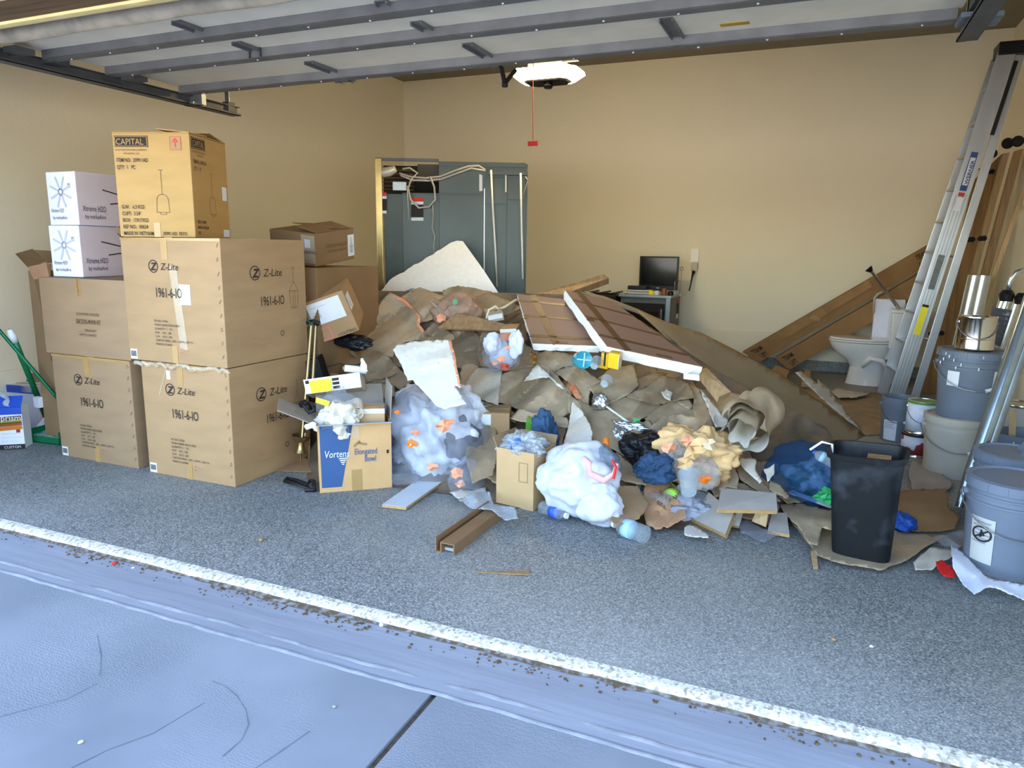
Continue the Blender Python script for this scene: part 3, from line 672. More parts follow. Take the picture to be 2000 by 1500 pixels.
b = MB(); c = T @ Vector((.1, .10, .36)); b.grid(lambda u, v: c + Vector((-.13 + .26 * u + .02 * noise.noise(Vector((u * 5, v * 5, 1))), -.02 + .03 * noise.noise(Vector((u * 4, v * 4, 2))), -.08 + .16 * v * (1 - .5 * abs(u - .4)) + .03 * noise.noise(Vector((u * 6, v * 3, 3))))), 14, 8); o = b.obj('inner_bag', bagwhite, t, smooth=True)
pb2 = fz(78, 838)
t, T = carton('blue_topped_carton', 'white carton with blue top edge behind the prism carton', pb2, 8, .30, .16, .34, whitebox)
decal(t, T, 'F', 0, .28, .30, .06, blue2, .16, 'blue_band'); decal(t, T, 'F', .06, .16, .06, .03, blackm, .16, 'hand_hole'); flap(t, T, (0, .16, .34), (.30, .16, .34), (.02, .04, .06), card_in); decal(t, T, 'F', .16, .29, .1, .05, white, .16, 'label')
# green broom handles
g1, g0 = fy(-6, 640, 3.22), fy(106, 770, 3.40)
t = thing('broom', 'long green broom handle leaning across, its end behind the cartons', 'broom', g0)
MB().tube([g1 + (g1 - g0) * .12, g0 + (g0 - g1) * .15], .0125, 12).obj('handle', green, t, smooth=True)
MB().tube([g1 + Vector((.02, -.01, .0)), g0 + Vector((.02, -.013, .0))], .003, 6).obj('painted_highlight', mat('light_green', '#3c9c70', .3, var=.05), t)  # lighter green strip painted as a highlight along the handle
d0, d1, d2 = fz(98, 835), fy(30, 668, 3.28), fy(18, 644, 3.24)
t = thing('dustpan', 'green and white standing dustpan with a green handle', 'dustpan', fz(85, 865))
MB().tube([d0 + Vector((0, 0, .0)), d1], .02, 12).obj('handle', green, t, smooth=True)
MB().tube([d1, d1 + (d2 - d1) * .5, d2], [.021, .026, .016], 12).obj('grip', prw, t, smooth=True)
bx = fy(75, 785, 3.42)
MB().box((bx.x - .03, bx.y - .02, bx.z - .04), (bx.x + .035, bx.y + .02, bx.z + .04)).obj('clip', prw, t, bevel=.005)
pd = fz(50, 862); T = frame(pd, 6)
# pan: open scoop
b = MB(); w2, d2_, h2 = .33, .28, .16
for lo, hi in (((0, 0, 0), (w2, d2_, .01)), ((0, 0, 0), (.008, d2_, h2 * .55)), ((w2 - .008, 0, 0), (w2, d2_, h2 * .6)), ((0, d2_ - .01, 0), (w2, d2_, h2)), ((0, 0, 0), (w2, .008, .05))): b.box(lo, hi, T)
b.obj('pan', green, t)
MB().prism([T @ Vector(q) for q in ((-.02, d2_, h2), (w2, d2_, h2 + .01), (w2 - .02, d2_ - .10, h2 + .05), (.05, d2_ - .12, h2 + .035))], [T @ Vector(q) for q in ((-.02, d2_, h2 + .012), (w2, d2_, h2 + .022), (w2 - .02, d2_ - .10, h2 + .06), (.05, d2_ - .12, h2 + .045))]).obj('hood', prw, t)
MB().prism([T @ Vector(q) for q in ((-.025, -.0, .0), (.0, -.02, .0), (-.005, d2_ * .8, h2), (-.03, d2_ * .8, h2))], [T @ Vector(q) for q in ((-.025, .03, .0), (.0, .02, .0), (-.005, d2_, h2), (-.03, d2_, h2))]).obj('side_arm', prw, t)
b = MB(); b.grid(lambda u, v: T @ Vector((.012 + u * (w2 - .024), .01 + v * (d2_ - .022), .025 + .04 * v + .02 * noise.noise(Vector((u * 6, v * 6, 2))))), 16, 14); b.obj('dust', mat('dust', '#8fb0a4', .9, var=.3, scale=30), t, smooth=True)

# ---------------------------------------------------------------- boxes between the stack and the heap
pB = fy(618, 524, 4.08); pB.z = 0; hb = fy(618, 524, 4.08).z
t, T = carton('brown_carton', 'large dark brown carton behind the lighting cartons, under a smaller box', Vector((pB.x, 4.08, hb - .70)), 2, .66, .80, .70, card3)
carton('brown_carton', 'dark brown carton standing on the floor under another brown carton', Vector((pB.x, 4.08, 0)), 2, .66, .80, hb - .704, card3)
pH = fy(616, 508, 4.25); pH.z = hb + .003
t, T = carton('lamp_carton', 'brown lamp carton with a white picture label, topmost by the wall', pH, -4, .42, .44, .235, card3, tilt=(7, 5))
decal(t, T, 'R', .365, .03, .07, .16, white, .42, 'label'); lantern(t, T, 'R', .40, .06, .4, .42, ink); ftext(t, T, 'R', 'HUDSON VALLEY', .12, .12, .036, inkb, .42, sx=.8); ftext(t, T, 'R', 'LIGHTING GROUP', .13, .085, .026, inkb, .42); ftext(t, T, 'R', '_ ___ ____', .15, .012, .022, ink, .42)
decal(t, T, 'F', .33, .13, .05, .06, white, .44, 'sticker'); decal(t, T, 'F', .30, .02, .12, .2, cleartape, .44, 'clear_tape'); ftext(t, T, 'F', '__ ___', .02, .16, .04, inkb, .44); ftext(t, T, 'F', 'LIGHTING', .31, .09, .03, inkb, .44)
flap(t, T, (.42, .02, .238), (.42, .40, .238), (-.2, .02, .03), card3); flap(t, T, (0, .44, .238), (.42, .44, .238), (0, -.2, .02), card3)
# ================================================================ the rubbish heap
FOOT = [(540, 925), (620, 960), (770, 958), (880, 972), (960, 995), (1060, 1005), (1200, 1030), (1350, 1045), (1520, 1045), (1600, 1010), (1660, 960), (1820, 925)]
TOP = [(540, 650, 4.7), (640, 600, 4.9), (740, 568, 5.1), (900, 570, 5.3), (1000, 572, 5.4), (1100, 575, 5.5), (1250, 625, 5.55), (1400, 725, 5.4), (1550, 800, 5.0), (1700, 880, 4.7), (1820, 905, 4.6)]
def interp(tab, x, i):
    if x <= tab[0][0]: return tab[0][i]
    for a, b in zip(tab[:-1], tab[1:]):
        if x <= b[0]: return a[i] + (b[i] - a[i]) * (x - a[0]) / (b[0] - a[0])
    return tab[-1][i]
def pile(px, py):
    yf = interp(FOOT, px, 1); P0 = fz(px, yf); yt = interp(TOP, px, 1); Y1 = interp(TOP, px, 2)
    s = (yf - py) / max(20, yf - yt)
    if s < 0: return fz(px, py, 0)
    s = min(s, 1.25); k = s ** 1.0
    P = fy(px, py, P0.y + (Y1 - P0.y) * k); P.z = max(P.z, 0); return P
LAYER = 0
def macro(P):
    # the folds every layer of the heap shares
    d = (CAM - P).normalized(); return P + d * min(1, P.z / .3) * (.085 * crumple(P, 77, (.5, .32, .17)) + .02)
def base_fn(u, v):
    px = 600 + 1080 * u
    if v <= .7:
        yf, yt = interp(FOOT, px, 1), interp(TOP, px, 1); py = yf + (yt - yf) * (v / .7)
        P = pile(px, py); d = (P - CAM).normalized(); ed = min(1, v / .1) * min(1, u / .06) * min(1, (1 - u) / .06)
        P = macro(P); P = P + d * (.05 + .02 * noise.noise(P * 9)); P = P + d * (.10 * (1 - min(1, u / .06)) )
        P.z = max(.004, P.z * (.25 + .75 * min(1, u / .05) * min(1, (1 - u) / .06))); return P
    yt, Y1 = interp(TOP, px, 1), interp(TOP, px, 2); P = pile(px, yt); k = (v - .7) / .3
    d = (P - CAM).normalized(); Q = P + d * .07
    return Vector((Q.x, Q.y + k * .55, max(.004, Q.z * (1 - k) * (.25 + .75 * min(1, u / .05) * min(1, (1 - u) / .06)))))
o = MB().grid(base_fn, 260, 150).obj('rubbish_heap', mat('heap_paper_shaded', '#6b5c4b', .85, var=.25, scale=7, bump=.2, bscale=25), smooth=True)  # base colour darkened to stand in for shade in the gaps between sheets
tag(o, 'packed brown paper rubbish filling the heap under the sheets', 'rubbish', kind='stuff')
K7 = lambda pts: crop(550, 550, .3, pts)
K8 = lambda pts: crop(900, 540, .30675, pts)
K1 = lambda pts: crop(1150, 700, .26667, pts)
K6 = lambda pts: crop(1500, 700, .32, pts)
def strip_along(par, pts, wd, m, lift, amp=.0, seed=1, name='orange_tape'):
    left = []; right = []
    for i, (x, y) in enumerate(pts):
        a = pts[max(0, i - 1)]; b = pts[min(len(pts) - 1, i + 1)]; dx, dy = b[0] - a[0], b[1] - a[1]; l = math.hypot(dx, dy) or 1
        left.append((x - dy / l * wd * .5, y + dx / l * wd * .5)); right.append((x + dy / l * wd * .5, y - dx / l * wd * .5))
    return sheet(name, '', left + right[::-1], m, lift, amp, seed, 6, par=par, ragged=.8)
def grow(poly, g):
    cx = sum(x for x, y in poly) / len(poly); cy = sum(y for x, y in poly) / len(poly)
    return [(cx + (x - cx) * g, cy + (y - cy) * g) for x, y in poly]
def papersheet(label, poly, lift=.04, amp=.04, seed=1, m=kraft, tapes=(), **k):
    global LAYER
    LAYER += 1; own = k.get('surf'); base = own or (lambda x, y: macro(pile(x, y)))
    amp = amp * 1.05 if not own else amp * 1.6; lift = .35 * lift + .02 + LAYER * .0035 if not own else lift
    k['surf'] = base
    if m is kraft_w and not own: lift += .06; amp *= .6
    if m in (kraft, kraft_d) and not tapes: poly = grow(poly, 1.10); m = kraft_l if (m is kraft and seed % 3 == 0) else m
    k.setdefault('step', 5); k.setdefault('curl', random.Random(seed + 7).uniform(-.012, .05)); k.setdefault('lam', (.55, .34, .17))
    o = sheet('kraft_paper', label, poly, m, lift, amp, seed, group=k.pop('group', None), **k)
    for tp in tapes:
        pts, wd, mm = tp
        # taped edge shares the relief of the sheet
        left = []; right = []
        for i, (x, y) in enumerate(pts):
            a = pts[max(0, i - 1)]; b = pts[min(len(pts) - 1, i + 1)]; dx, dy = b[0] - a[0], b[1] - a[1]; l = math.hypot(dx, dy) or 1
            left.append((x - dy / l * wd * .5, y + dx / l * wd * .5)); right.append((x + dy / l * wd * .5, y - dx / l * wd * .5))
        sheet('tape_edge', '', left + right[::-1], mm, lift + .006 + amp * .05, amp, seed, 6, par=o, ragged=.8, surf=k.get('surf'))
    return o
# loose crumpled scraps filling the gaps
rs = random.Random(21)
GAPS = ['left of the brown carrier bag', 'behind the brown carrier bag', 'below the board with a pale edge', 'right of the white draped sheet', 'under the cream rope', 'at the left foam board corner', 'above the broad brown sheet', 'left of the wooden stud', 'below the right foam board corner', 'under the right foam board edge', 'at the tail of the foil wand', 'above the white rubbish bag', 'above the black rubbish bag', 'left of the loose paper roll', 'under the loose paper roll', 'left of the blue bag', 'above the rightmost grey board', 'under the tip of the blue bag', 'left of the tan carton', 'below the tall orange-edged sheet', 'under the tipped shipping carton', 'behind the bowl carton flap', 'beside the pale textured square', 'behind the white rolled tube', 'behind the widest grey board', 'right of the tied white bag']
for k, (cx, cy, w, h) in enumerate([(830, 600, 45, 30), (905, 590, 55, 25), (940, 650, 45, 30), (905, 680, 40, 40), (960, 600, 50, 22), (1060, 640, 40, 30), (1010, 730, 40, 30), (1240, 740, 50, 28), (1330, 760, 45, 25), (1300, 720, 45, 25), (1210, 800, 50, 30), (1110, 850, 45, 40), (1250, 850, 45, 30), (1400, 830, 40, 40), (1420, 900, 40, 40), (1500, 930, 50, 35), (1480, 990, 50, 30), (1560, 950, 45, 30), (960, 890, 35, 50), (760, 690, 45, 35), (700, 690, 45, 30), (735, 750, 40, 40), (940, 760, 45, 30), (640, 700, 40, 25), (1390, 960, 35, 30), (1210, 930, 45, 35)]):
    n = rs.randint(6, 9); poly = [(cx + w * math.cos(a) * rs.uniform(.75, 1.35), cy + h * math.sin(a) * rs.uniform(.75, 1.35)) for a in [2 * math.pi * (i + rs.uniform(-.25, .25)) / n for i in range(n)]]
    sheet('crumpled_paper', 'crumpled brown paper scrap ' + GAPS[k], poly, [kraft, kraft_d, kraft_d][k % 3], rs.uniform(.0, .03), .04, 300 + k, 5, surf=lambda x, y: macro(pile(x, y)), group='crumpled paper scraps in the heap', lam=(.3, .18, .1))
# back to front
papersheet('dark brown paper bundle behind the small white bag', K7([(1085, 330), (1130, 300), (1190, 295), (1260, 340), (1310, 395), (1325, 440), (1300, 535), (1220, 560), (1150, 545), (1130, 440)]), .05, .05, 5, kraft_d)
papersheet('brown paper roll end above the pale textured sheet', K8([(-40, 330), (40, 330), (120, 380), (160, 440), (110, 470), (60, 470), (-30, 480)]), .06, .05, 6, kraft_d)
papersheet('tall brown paper sheet with a torn orange taped edge', K7([(700, 72), (745, 88), (790, 110), (850, 165), (900, 225), (895, 285), (930, 330), (995, 378), (930, 385), (860, 384), (760, 408), (722, 495), (640, 465), (548, 430), (533, 385), (548, 290), (600, 200), (640, 145)]), .10, .055, 11, kraft, tapes=[(K7([(700, 78), (790, 118), (850, 175), (895, 230), (890, 285), (930, 335), (990, 376)]), 6, orange)])
papersheet('crumpled brown paper below the shipping box with labels', K7([(430, 440), (530, 435), (640, 462), (690, 495), (760, 575), (830, 640), (760, 690), (690, 640), (570, 655), (550, 600), (520, 520)]), .06, .05, 12, kraft_d)
papersheet('brown torn card flap left of the paper cone', K7([(255, 395), (330, 400), (440, 432), (520, 450), (528, 520), (470, 540), (390, 535), (330, 490), (220, 470)]), .09, .035, 13, card3)
papersheet('brown cone of rolled paper above the open bowl box', K7([(555, 600), (640, 575), (745, 580), (752, 592), (700, 620), (570, 655)]), .12, .02, 14, kraft_d)
papersheet('brown paper folds under the two foam boards', K8([(470, 500), (560, 478), (700, 500), (760, 560), (730, 575), (640, 605), (590, 650), (500, 570)]), .05, .05, 15)
papersheet('crumpled brown paper hump beside the crushed orange packet', K8([(610, 610), (660, 585), (760, 578), (860, 650), (890, 665), (820, 700), (810, 800), (760, 780), (700, 680)]), .06, .06, 16)
papersheet('square crumpled brown paper under the yellow packs', K8([(820, 705), (870, 660), (960, 590), (1090, 570), (1120, 690), (1060, 745), (960, 795), (880, 775)]), .09, .055, 17)
papersheet('brown paper strip under the right foam board corner', K8([(1010, 745), (1120, 655), (1220, 620), (1300, 620), (1270, 660), (1130, 735), (1040, 770)]), .06, .05, 18, kraft_d)
papersheet('dull brown paper with white dust beside the foil wand', K8([(930, 800), (1060, 770), (1200, 765), (1270, 830), (1190, 880), (1080, 935), (1000, 880)]), .05, .03, 19)
papersheet('broad crumpled brown paper in the middle of the heap', K8([(238, 745), (262, 640), (400, 585), (480, 558), (560, 600), (680, 735), (700, 850), (620, 885), (560, 892), (480, 862), (330, 820), (240, 790)]), .10, .05, 20)
papersheet('white folded paper flap on the broad brown sheet', K8([(400, 668), (480, 560), (555, 615), (600, 660), (672, 722), (640, 715), (560, 640), (470, 655)]), .16, .02, 20, kraft_w)
papersheet('brown paper slope hanging over the small carton', K7([(1180, 735), (1280, 755), (1410, 810), (1500, 850), (1510, 910), (1400, 870), (1280, 815)]), .09, .02, 21, kraft_d)
papersheet('pale textured paper square left of the broad brown sheet', K7([(1262, 562), (1428, 545), (1432, 600), (1410, 805), (1290, 760), (1198, 722), (1200, 650)]), .13, .02, 22, mat('pale_paper', '#b8ae9c', .9, var=.06, scale=60, bump=.25, bscale=90))
papersheet('brown curled edge behind the pale textured square', K7([(1165, 600), (1180, 550), (1235, 537), (1275, 560), (1210, 650), (1205, 730), (1165, 715)]), .11, .02, 23)
papersheet('large white paper sheet draped over the clear rubbish bag', K7([(724, 445), (755, 408), (860, 388), (1098, 376), (1135, 560), (1165, 690), (1125, 675), (1205, 795), (1060, 828), (1000, 800), (900, 690), (855, 640), (820, 645), (780, 540)]), .0, .045, 24, mat('bright_paper', '#d6d2c7', .7, var=.05, bump=.15, bscale=30), surf=lambda x, y: fy(x, y, 4.2 - (y - 660) * .0047), tapes=[(K7([(1095, 380), (1120, 480), (1140, 590), (1160, 690)]), 5, orange)])
papersheet('smooth brown paper apron below the foil wand', K8([(755, 795), (840, 835), (930, 850), (1000, 870), (1090, 940), (1095, 975), (1010, 1115), (960, 1085), (880, 1120), (835, 1040), (832, 960)]), .10, .05, 25)
papersheet('brown paper with an orange edge beside the white cone', K8([(545, 915), (600, 910), (680, 930), (650, 1040), (645, 1130), (560, 1160), (580, 1010)]), .07, .03, 26, tapes=[(K8([(548, 920), (560, 970), (580, 1020), (565, 1090), (558, 1150)]), 4, orange)])
papersheet('white paper cone hanging above the white rubbish bag', K8([(712, 795), (745, 830), (780, 865), (838, 985), (832, 1092), (740, 1120), (640, 1138), (650, 1075), (690, 940)]), .17, .015, 27, kraft_w)
papersheet('curved brown paper collar with a white lining patch', K8([(1195, 690), (1225, 668), (1290, 665), (1400, 700), (1470, 820), (1440, 838), (1370, 790), (1300, 790), (1240, 770)]), .09, .05, 28)
papersheet('small white lining patch inside the brown collar', K8([(1255, 700), (1290, 705), (1350, 738), (1332, 790), (1300, 775)]), .135, .02, 28, kraft_w)
papersheet('folded brown paper right of the dusty sheet', K8([(1185, 905), (1230, 860), (1340, 785), (1480, 830), (1490, 905), (1360, 900), (1250, 945)]), .10, .045, 29)
papersheet('brown paper fold above the bag of crushed packets', K8([(1218, 965), (1300, 893), (1400, 885), (1490, 905), (1560, 990), (1450, 1030), (1330, 1030), (1230, 1010)]), .13, .04, 30)
papersheet('pale brown paper under the foil wand tail', K8([(1080, 1000), (1130, 940), (1200, 920), (1235, 1000), (1180, 1070), (1120, 1050)]), .09, .03, 31)
papersheet('dark brown paper in the hollow by the black bag', K1([(300, 560), (350, 600), (420, 730), (430, 790), (330, 760), (230, 690)]), .05, .03, 32)
papersheet('brown sheet with an orange taped hem', K1([(740, 188), (800, 215), (850, 300), (900, 410), (922, 505), (880, 535), (800, 548), (790, 450), (762, 380), (770, 290)]), .17, .03, 33, tapes=[(K1([(808, 530), (915, 510)]), 9, orange2)])
papersheet('white strip turned over beside the orange hem', K1([(815, 225), (920, 335), (960, 400), (1055, 478), (1000, 505), (930, 505), (895, 420), (850, 310)]), .16, .03, 34, kraft_w)
papersheet('brown sheet against the leaning board', K1([(815, 230), (960, 240), (1150, 285), (1040, 350), (1020, 440), (960, 390), (900, 320)]), .08, .04, 35)
papersheet('hanging brown sheet torn along the bottom', K1([(900, 560), (985, 540), (1060, 690), (1040, 715), (1070, 800), (1092, 880), (1080, 942), (1020, 925), (962, 945), (930, 840), (908, 700)]), .15, .03, 36)
papersheet('long brown sheet sliding down to the grey boards', K1([(1045, 690), (1100, 685), (1180, 790), (1260, 900), (1330, 960), (1350, 1020), (1200, 940), (1115, 880), (1085, 800)]), .12, .03, 37, kraft_d)
papersheet('brown card beside the tied white bag', K8([(985, 1165), (1000, 1130), (1090, 1190), (1185, 1280), (1195, 1330), (1100, 1310), (1020, 1290)]), .10, .02, 38)
papersheet('dusky brown card lying below the white bag', K1([(100, 1010), (150, 965), (230, 930), (360, 933), (400, 1010), (440, 1065), (370, 1175), (190, 1225), (140, 1160)]), .09, .02, 39, card2)
papersheet('brown paper behind the grey board stack', K1([(880, 900), (960, 930), (1100, 910), (1360, 1010), (1380, 1040), (1100, 1000), (940, 1010)]), .02, .03, 40, kraft_d)
papersheet('small brown paper scrap with a pink torn corner', K1([(1330, 890), (1400, 930), (1460, 1000), (1450, 1022), (1330, 960)]), .12, .02, 41)
papersheet('brown paper fold behind the white canvas corner', K7([(990, 270), (1060, 300), (1120, 360), (1110, 375), (1000, 378), (940, 330)]), .10, .04, 42, kraft_d)
papersheet('crinkled brown paper below the orange-topped box', K8([(150, 350), (215, 340), (280, 400), (380, 420), (480, 480), (440, 560), (300, 590), (140, 560), (120, 480)]), .02, .05, 43, kraft_d)
papersheet('brown paper right of the clear bag beneath the slope', K8([(60, 1000), (200, 960), (240, 1060), (200, 1250), (80, 1300), (40, 1150)]), .02, .05, 44, kraft_d)
papersheet('brown paper between the small carton and white cone', K8([(380, 850), (560, 890), (660, 900), (680, 960), (560, 940), (430, 930), (330, 905)]), .05, .04, 45)
papersheet('tan paper slope beside the broad sheet', K8([(680, 740), (750, 800), (830, 960), (720, 900), (690, 850)]), .06, .04, 46)
papersheet('brown paper edge against the wooden stud', K1([(300, 270), (440, 200), (540, 130), (620, 150), (720, 190), (760, 280), (640, 300), (480, 330)]), .03, .05, 47, kraft_d)
# curled roll of paper on the right: spiral sheets, brown outside and white inside
def spiral(label, c_px, Y, r0, r1, turns, length, ax, a0=0, m=kraft, seed=1, dents=.18):
    c = fy(*c_px, Y); ax = Vector(ax).normalized(); up = Vector((0, 0, 1)); e1 = ax.cross(up).normalized(); e2 = e1.cross(ax)
    def fn(u, v):
        a = a0 + turns * 2 * math.pi * u; r = (r0 + (r1 - r0) * u) * (1 + dents * noise.noise(Vector((math.cos(a) * 1.2 + seed, math.sin(a) * 1.2, v * 1.5)))) * (1 + .25 * (v - .5) * math.cos(a))
        end = .05 * noise.noise(Vector((a, seed, v * 3)))
        return c + e1 * math.cos(a) * r + e2 * math.sin(a) * r * 1.1 + ax * (v * length + end)
    o = MB().grid(lambda u, v: fn(u, 1 - v), 90, 14).obj('kraft_paper_roll', m, smooth=True); return tag(o, label, 'paper roll')
toc = (CAM - fy(1440, 850, 4.2)).normalized()
# ax points into the heap so the open end faces the camera
spiral('loosely rolled brown paper with a white inside, beside the leaning board', (1462, 842), 4.02, .10, .135, 1.25, .32, (-toc.x * .7 + .1, -toc.y, .10), 1.2, kraft, 3, .35)
spiral('inner white-lined paper curl inside the loose brown roll', (1448, 850), 4.0, .05, .10, 1.1, .4, (-toc.x * .6 + .1, -toc.y, .2), 2.6, kraft, 5, .3)
papersheet('brown paper peak over the loose roll', K1([(1030, 360), (1060, 345), (1150, 290), (1175, 290), (1200, 360), (1165, 380), (1175, 480), (1150, 560), (1080, 520), (1060, 600), (1035, 480)]), .20, .03, 48)
papersheet('white lining turned out beside the brown peak', K1([(1170, 300), (1215, 360), (1285, 375), (1300, 480), (1310, 545), (1240, 500), (1180, 450), (1175, 370)]), .19, .02, 49, kraft_w)
papersheet('white curl hanging under the loose roll', K1([(1100, 735), (1170, 730), (1225, 740), (1220, 820), (1270, 900), (1250, 915), (1180, 850), (1120, 790)]), .17, .02, 50, kraft_w)
papersheet('white torn tip below the roll, above the grey boards', K1([(1280, 810), (1320, 800), (1360, 770), (1355, 850), (1310, 905), (1300, 850)]), .17, .02, 51, kraft_w)

# ---------------------------------------------------------------- big tan board leaning on the right of the heap
LB = Plane(fy(1140, 575, 5.75), fz(1688, 853), fz(1535, 905))
def lbs(px, py):
    P = LB(px, py); return P
poly = [(1135, 570), (1180, 578), (1245, 603), (1300, 628), (1370, 650), (1445, 688), (1540, 740), (1620, 798), (1690, 850), (1640, 880), (1560, 905), (1490, 880), (1440, 800), (1385, 735), (1320, 668), (1250, 612)]
o = sheet('leaning_board', '', poly, mat('tan_board', '#8a7e69', .8, var=.07, scale=4), .0, .012, 60, 14, surf=lbs, th=.012, ragged=0, lam=(1.6, 1.1, .7))
tag(o, 'large tan board leaning down the right side of the heap', 'board')
tag(MB().tube([LB(1143, 569), LB(1245, 606), LB(1385, 735), LB(1420, 778)], .008, 6).obj('wooden_strip', wood), 'thin pale wooden strip along the leaning board edge', 'strip')
sheet('dust_sheet', 'grey plastic dust sheet trailing behind the leaning board', crop(1500, 700, .32, [(160, 110), (200, 100), (300, 175), (310, 245), (300, 150), (370, 210), (450, 310), (560, 460), (500, 420), (380, 320), (250, 200)]), mat('dust_sheet_grey', '#a9a69e', .6, var=.05), .02, .02, 61, 8, surf=lambda x, y: LB(x, y) + Vector((0, .10, .02)), cat='plastic sheet')
a, b = fy(1372, 728, 4.75), fy(1425, 790, 4.55)
slab('wooden_stud', 'wooden stud end under the foam board corner', 'stud', [fy(1363, 722, 4.8), fy(1380, 718, 4.85), fy(1428, 765, 4.7), fy(1405, 775, 4.65)], .05, wood)

# ---------------------------------------------------------------- foam boards with brown faces and tape
mauvecard = mat('rosy_cardboard', '#7f6252', .6, var=.05, scale=3)
taped = mat('brown_tape', '#5f442d', .35, var=.06)
def foam_board(label, px, ys, th, tapes):
    p = [fy(x, y, Y) for (x, y), Y in zip(px, ys)]
    p[1] = Plane(p[0], p[2], p[3])(*px[1])
    t = thing('foam_board', label, 'foam board', sum(p, Vector()) / 4, 'taped foam boards'); n = (p[1] - p[0]).cross(p[3] - p[0]).normalized()
    if n.dot(CAM - p[0]) < 0: n = -n
    # ragged foam body
    rs = random.Random(len(label)); ring = []
    for i in range(4):
        for k in range(14): ring.append(p[i] + (p[(i + 1) % 4] - p[i]) * k / 14)
    c = sum(p, Vector()) / 4
    r0 = [q - n * .004 for q in ring]; r1 = [q + (q - c).normalized() * rs.uniform(-.002, .008) - n * th * .45 for q in ring]; r2 = [q + (q - c).normalized() * rs.uniform(-.008, .006) - n * th for q in ring]
    N_ = len(ring); b = MB(); b.add(r0 + r1 + r2, [tuple(range(N_)), tuple(range(3 * N_ - 1, 2 * N_ - 1, -1))] + [(i, (i + 1) % N_, N_ + (i + 1) % N_, N_ + i) for i in range(N_)] + [(N_ + i, N_ + (i + 1) % N_, 2 * N_ + (i + 1) % N_, 2 * N_ + i) for i in range(N_)])
    b.obj('foam_core', foam, t)
    MB().prism(p, [q - n * .005 for q in p]).obj('brown_facing', mauvecard, t)
    for (u0, v0, u1, v1, w) in tapes:
        a, b_ = lerp4(p, u0, v0), lerp4(p, u1, v1); s = (b_ - a).cross(n).normalized() * w
        q = [a - s, a + s, b_ + s, b_ - s]; MB().prism([x + n * .002 for x in q], [x - n * .002 for x in q]).obj('tape', taped, t)
    return t
foam_board('left taped foam board with a white foam edge, partly under the other', [(1010, 574), (1118, 586), (1200, 676), (1040, 670)], [5.05, 5.1, 4.62, 4.55], .06,
           [(.28, 0, .30, 1, .025), (0, .14, 1, .16, .012), (0, .46, 1, .48, .012), (0, .86, 1, .88, .014), (.3, .97, .45, .97, .01), (.0, .5, .06, .5, .02)])
foam_board('right taped foam board lying over the left one', [(1104, 566), (1200, 590), (1372, 716), (1186, 676)], [5.0, 5.08, 4.6, 4.42], .075,
           [(.30, 0, .22, 1, .022), (0, .20, 1, .24, .010), (0, .50, 1, .55, .010), (0, .82, 1, .84, .014), (.55, .96, .72, .96, .010), (.0, .55, .1, .55, .02)])
p = [fy(1335, 736, 4.5), fy(1368, 738, 4.5)]
tag(MB().prism([fy(1335, 729, 4.45), fy(1366, 733, 4.45), fy(1366, 744, 4.45), (fy(1335, 740, 4.45))], [fy(1335, 729, 4.55), fy(1366, 733, 4.55), fy(1366, 744, 4.55), fy(1335, 740, 4.55)]).obj('foam_scrap', foam), 'small white foam scrap under the right foam board corner', 'foam')
# broken white foam panel standing against the fridge
FP = Plane(fy(893, 470, 5.9), fy(745, 570, 5.55), fy(985, 588, 5.5))
rs = random.Random(4); edge = [(745, 568), (760, 548)] + [(760 + 100 * i / 14 + rs.uniform(-1, 1), 548 - 61 * i / 14 + rs.uniform(-1.5, 1.5)) for i in range(1, 15)] + [(880, 474), (892, 470), (904, 471), (945, 528), (984, 588), (930, 600), (820, 625), (760, 615), (750, 585)]
pts = [FP(x, y) for x, y in edge]; nb = FP.n.normalized(); nb = -nb if nb.dot(CAM - pts[0]) < 0 else nb
tag(MB().prism(pts, [q - nb * .05 for q in pts]).obj('foam_sheet', foam), 'broken white foam panel standing against the grey fridge', 'foam')
# ---------------------------------------------------------------- bags
def blob(name, label, cat, c, r, m, seed=1, amp=.12, flat=0, parts=None, sub=5, floor=0.004, stretch=None, crease=.06, par=None, top=None):
    bm = bmesh.new(); bmesh.ops.create_icosphere(bm, subdivisions=sub, radius=1); c = Vector(c)
    for v in bm.verts:
        d = v.co.normalized(); q = d * 1.5 + Vector((seed * 3.1, 0, 0))
        k = 1 + amp * noise.noise(q) + amp * .5 * noise.noise(q * 2.3) + crease * (1 - 2 * abs(noise.noise(d * 3.2 + Vector((0, seed, 0))))) * .8 + crease * .5 * (1 - 2 * abs(noise.noise(d * 7 + Vector((0, seed, 3)))))
        k += crease * .9 * crumple(d * .34, 200 + seed)
        p = Vector((d.x * r[0] * k, d.y * r[1] * k, d.z * r[2] * k))
        if top and d.z > .7: p.z += top * ((d.z - .7) / .3) ** 2; s_ = 1 - .75 * ((d.z - .7) / .3); p.x *= s_; p.y *= s_
        p += c; p.z = max(p.z, floor); v.co = p
    b = MB(); b.v = [v.co.copy() for v in bm.verts]; b.f = [tuple(x.index for x in f.verts) for f in bm.faces]; bm.free()
    o = b.obj(name, m, par, smooth=True)
    if not par: tag(o, label, cat)
    return o
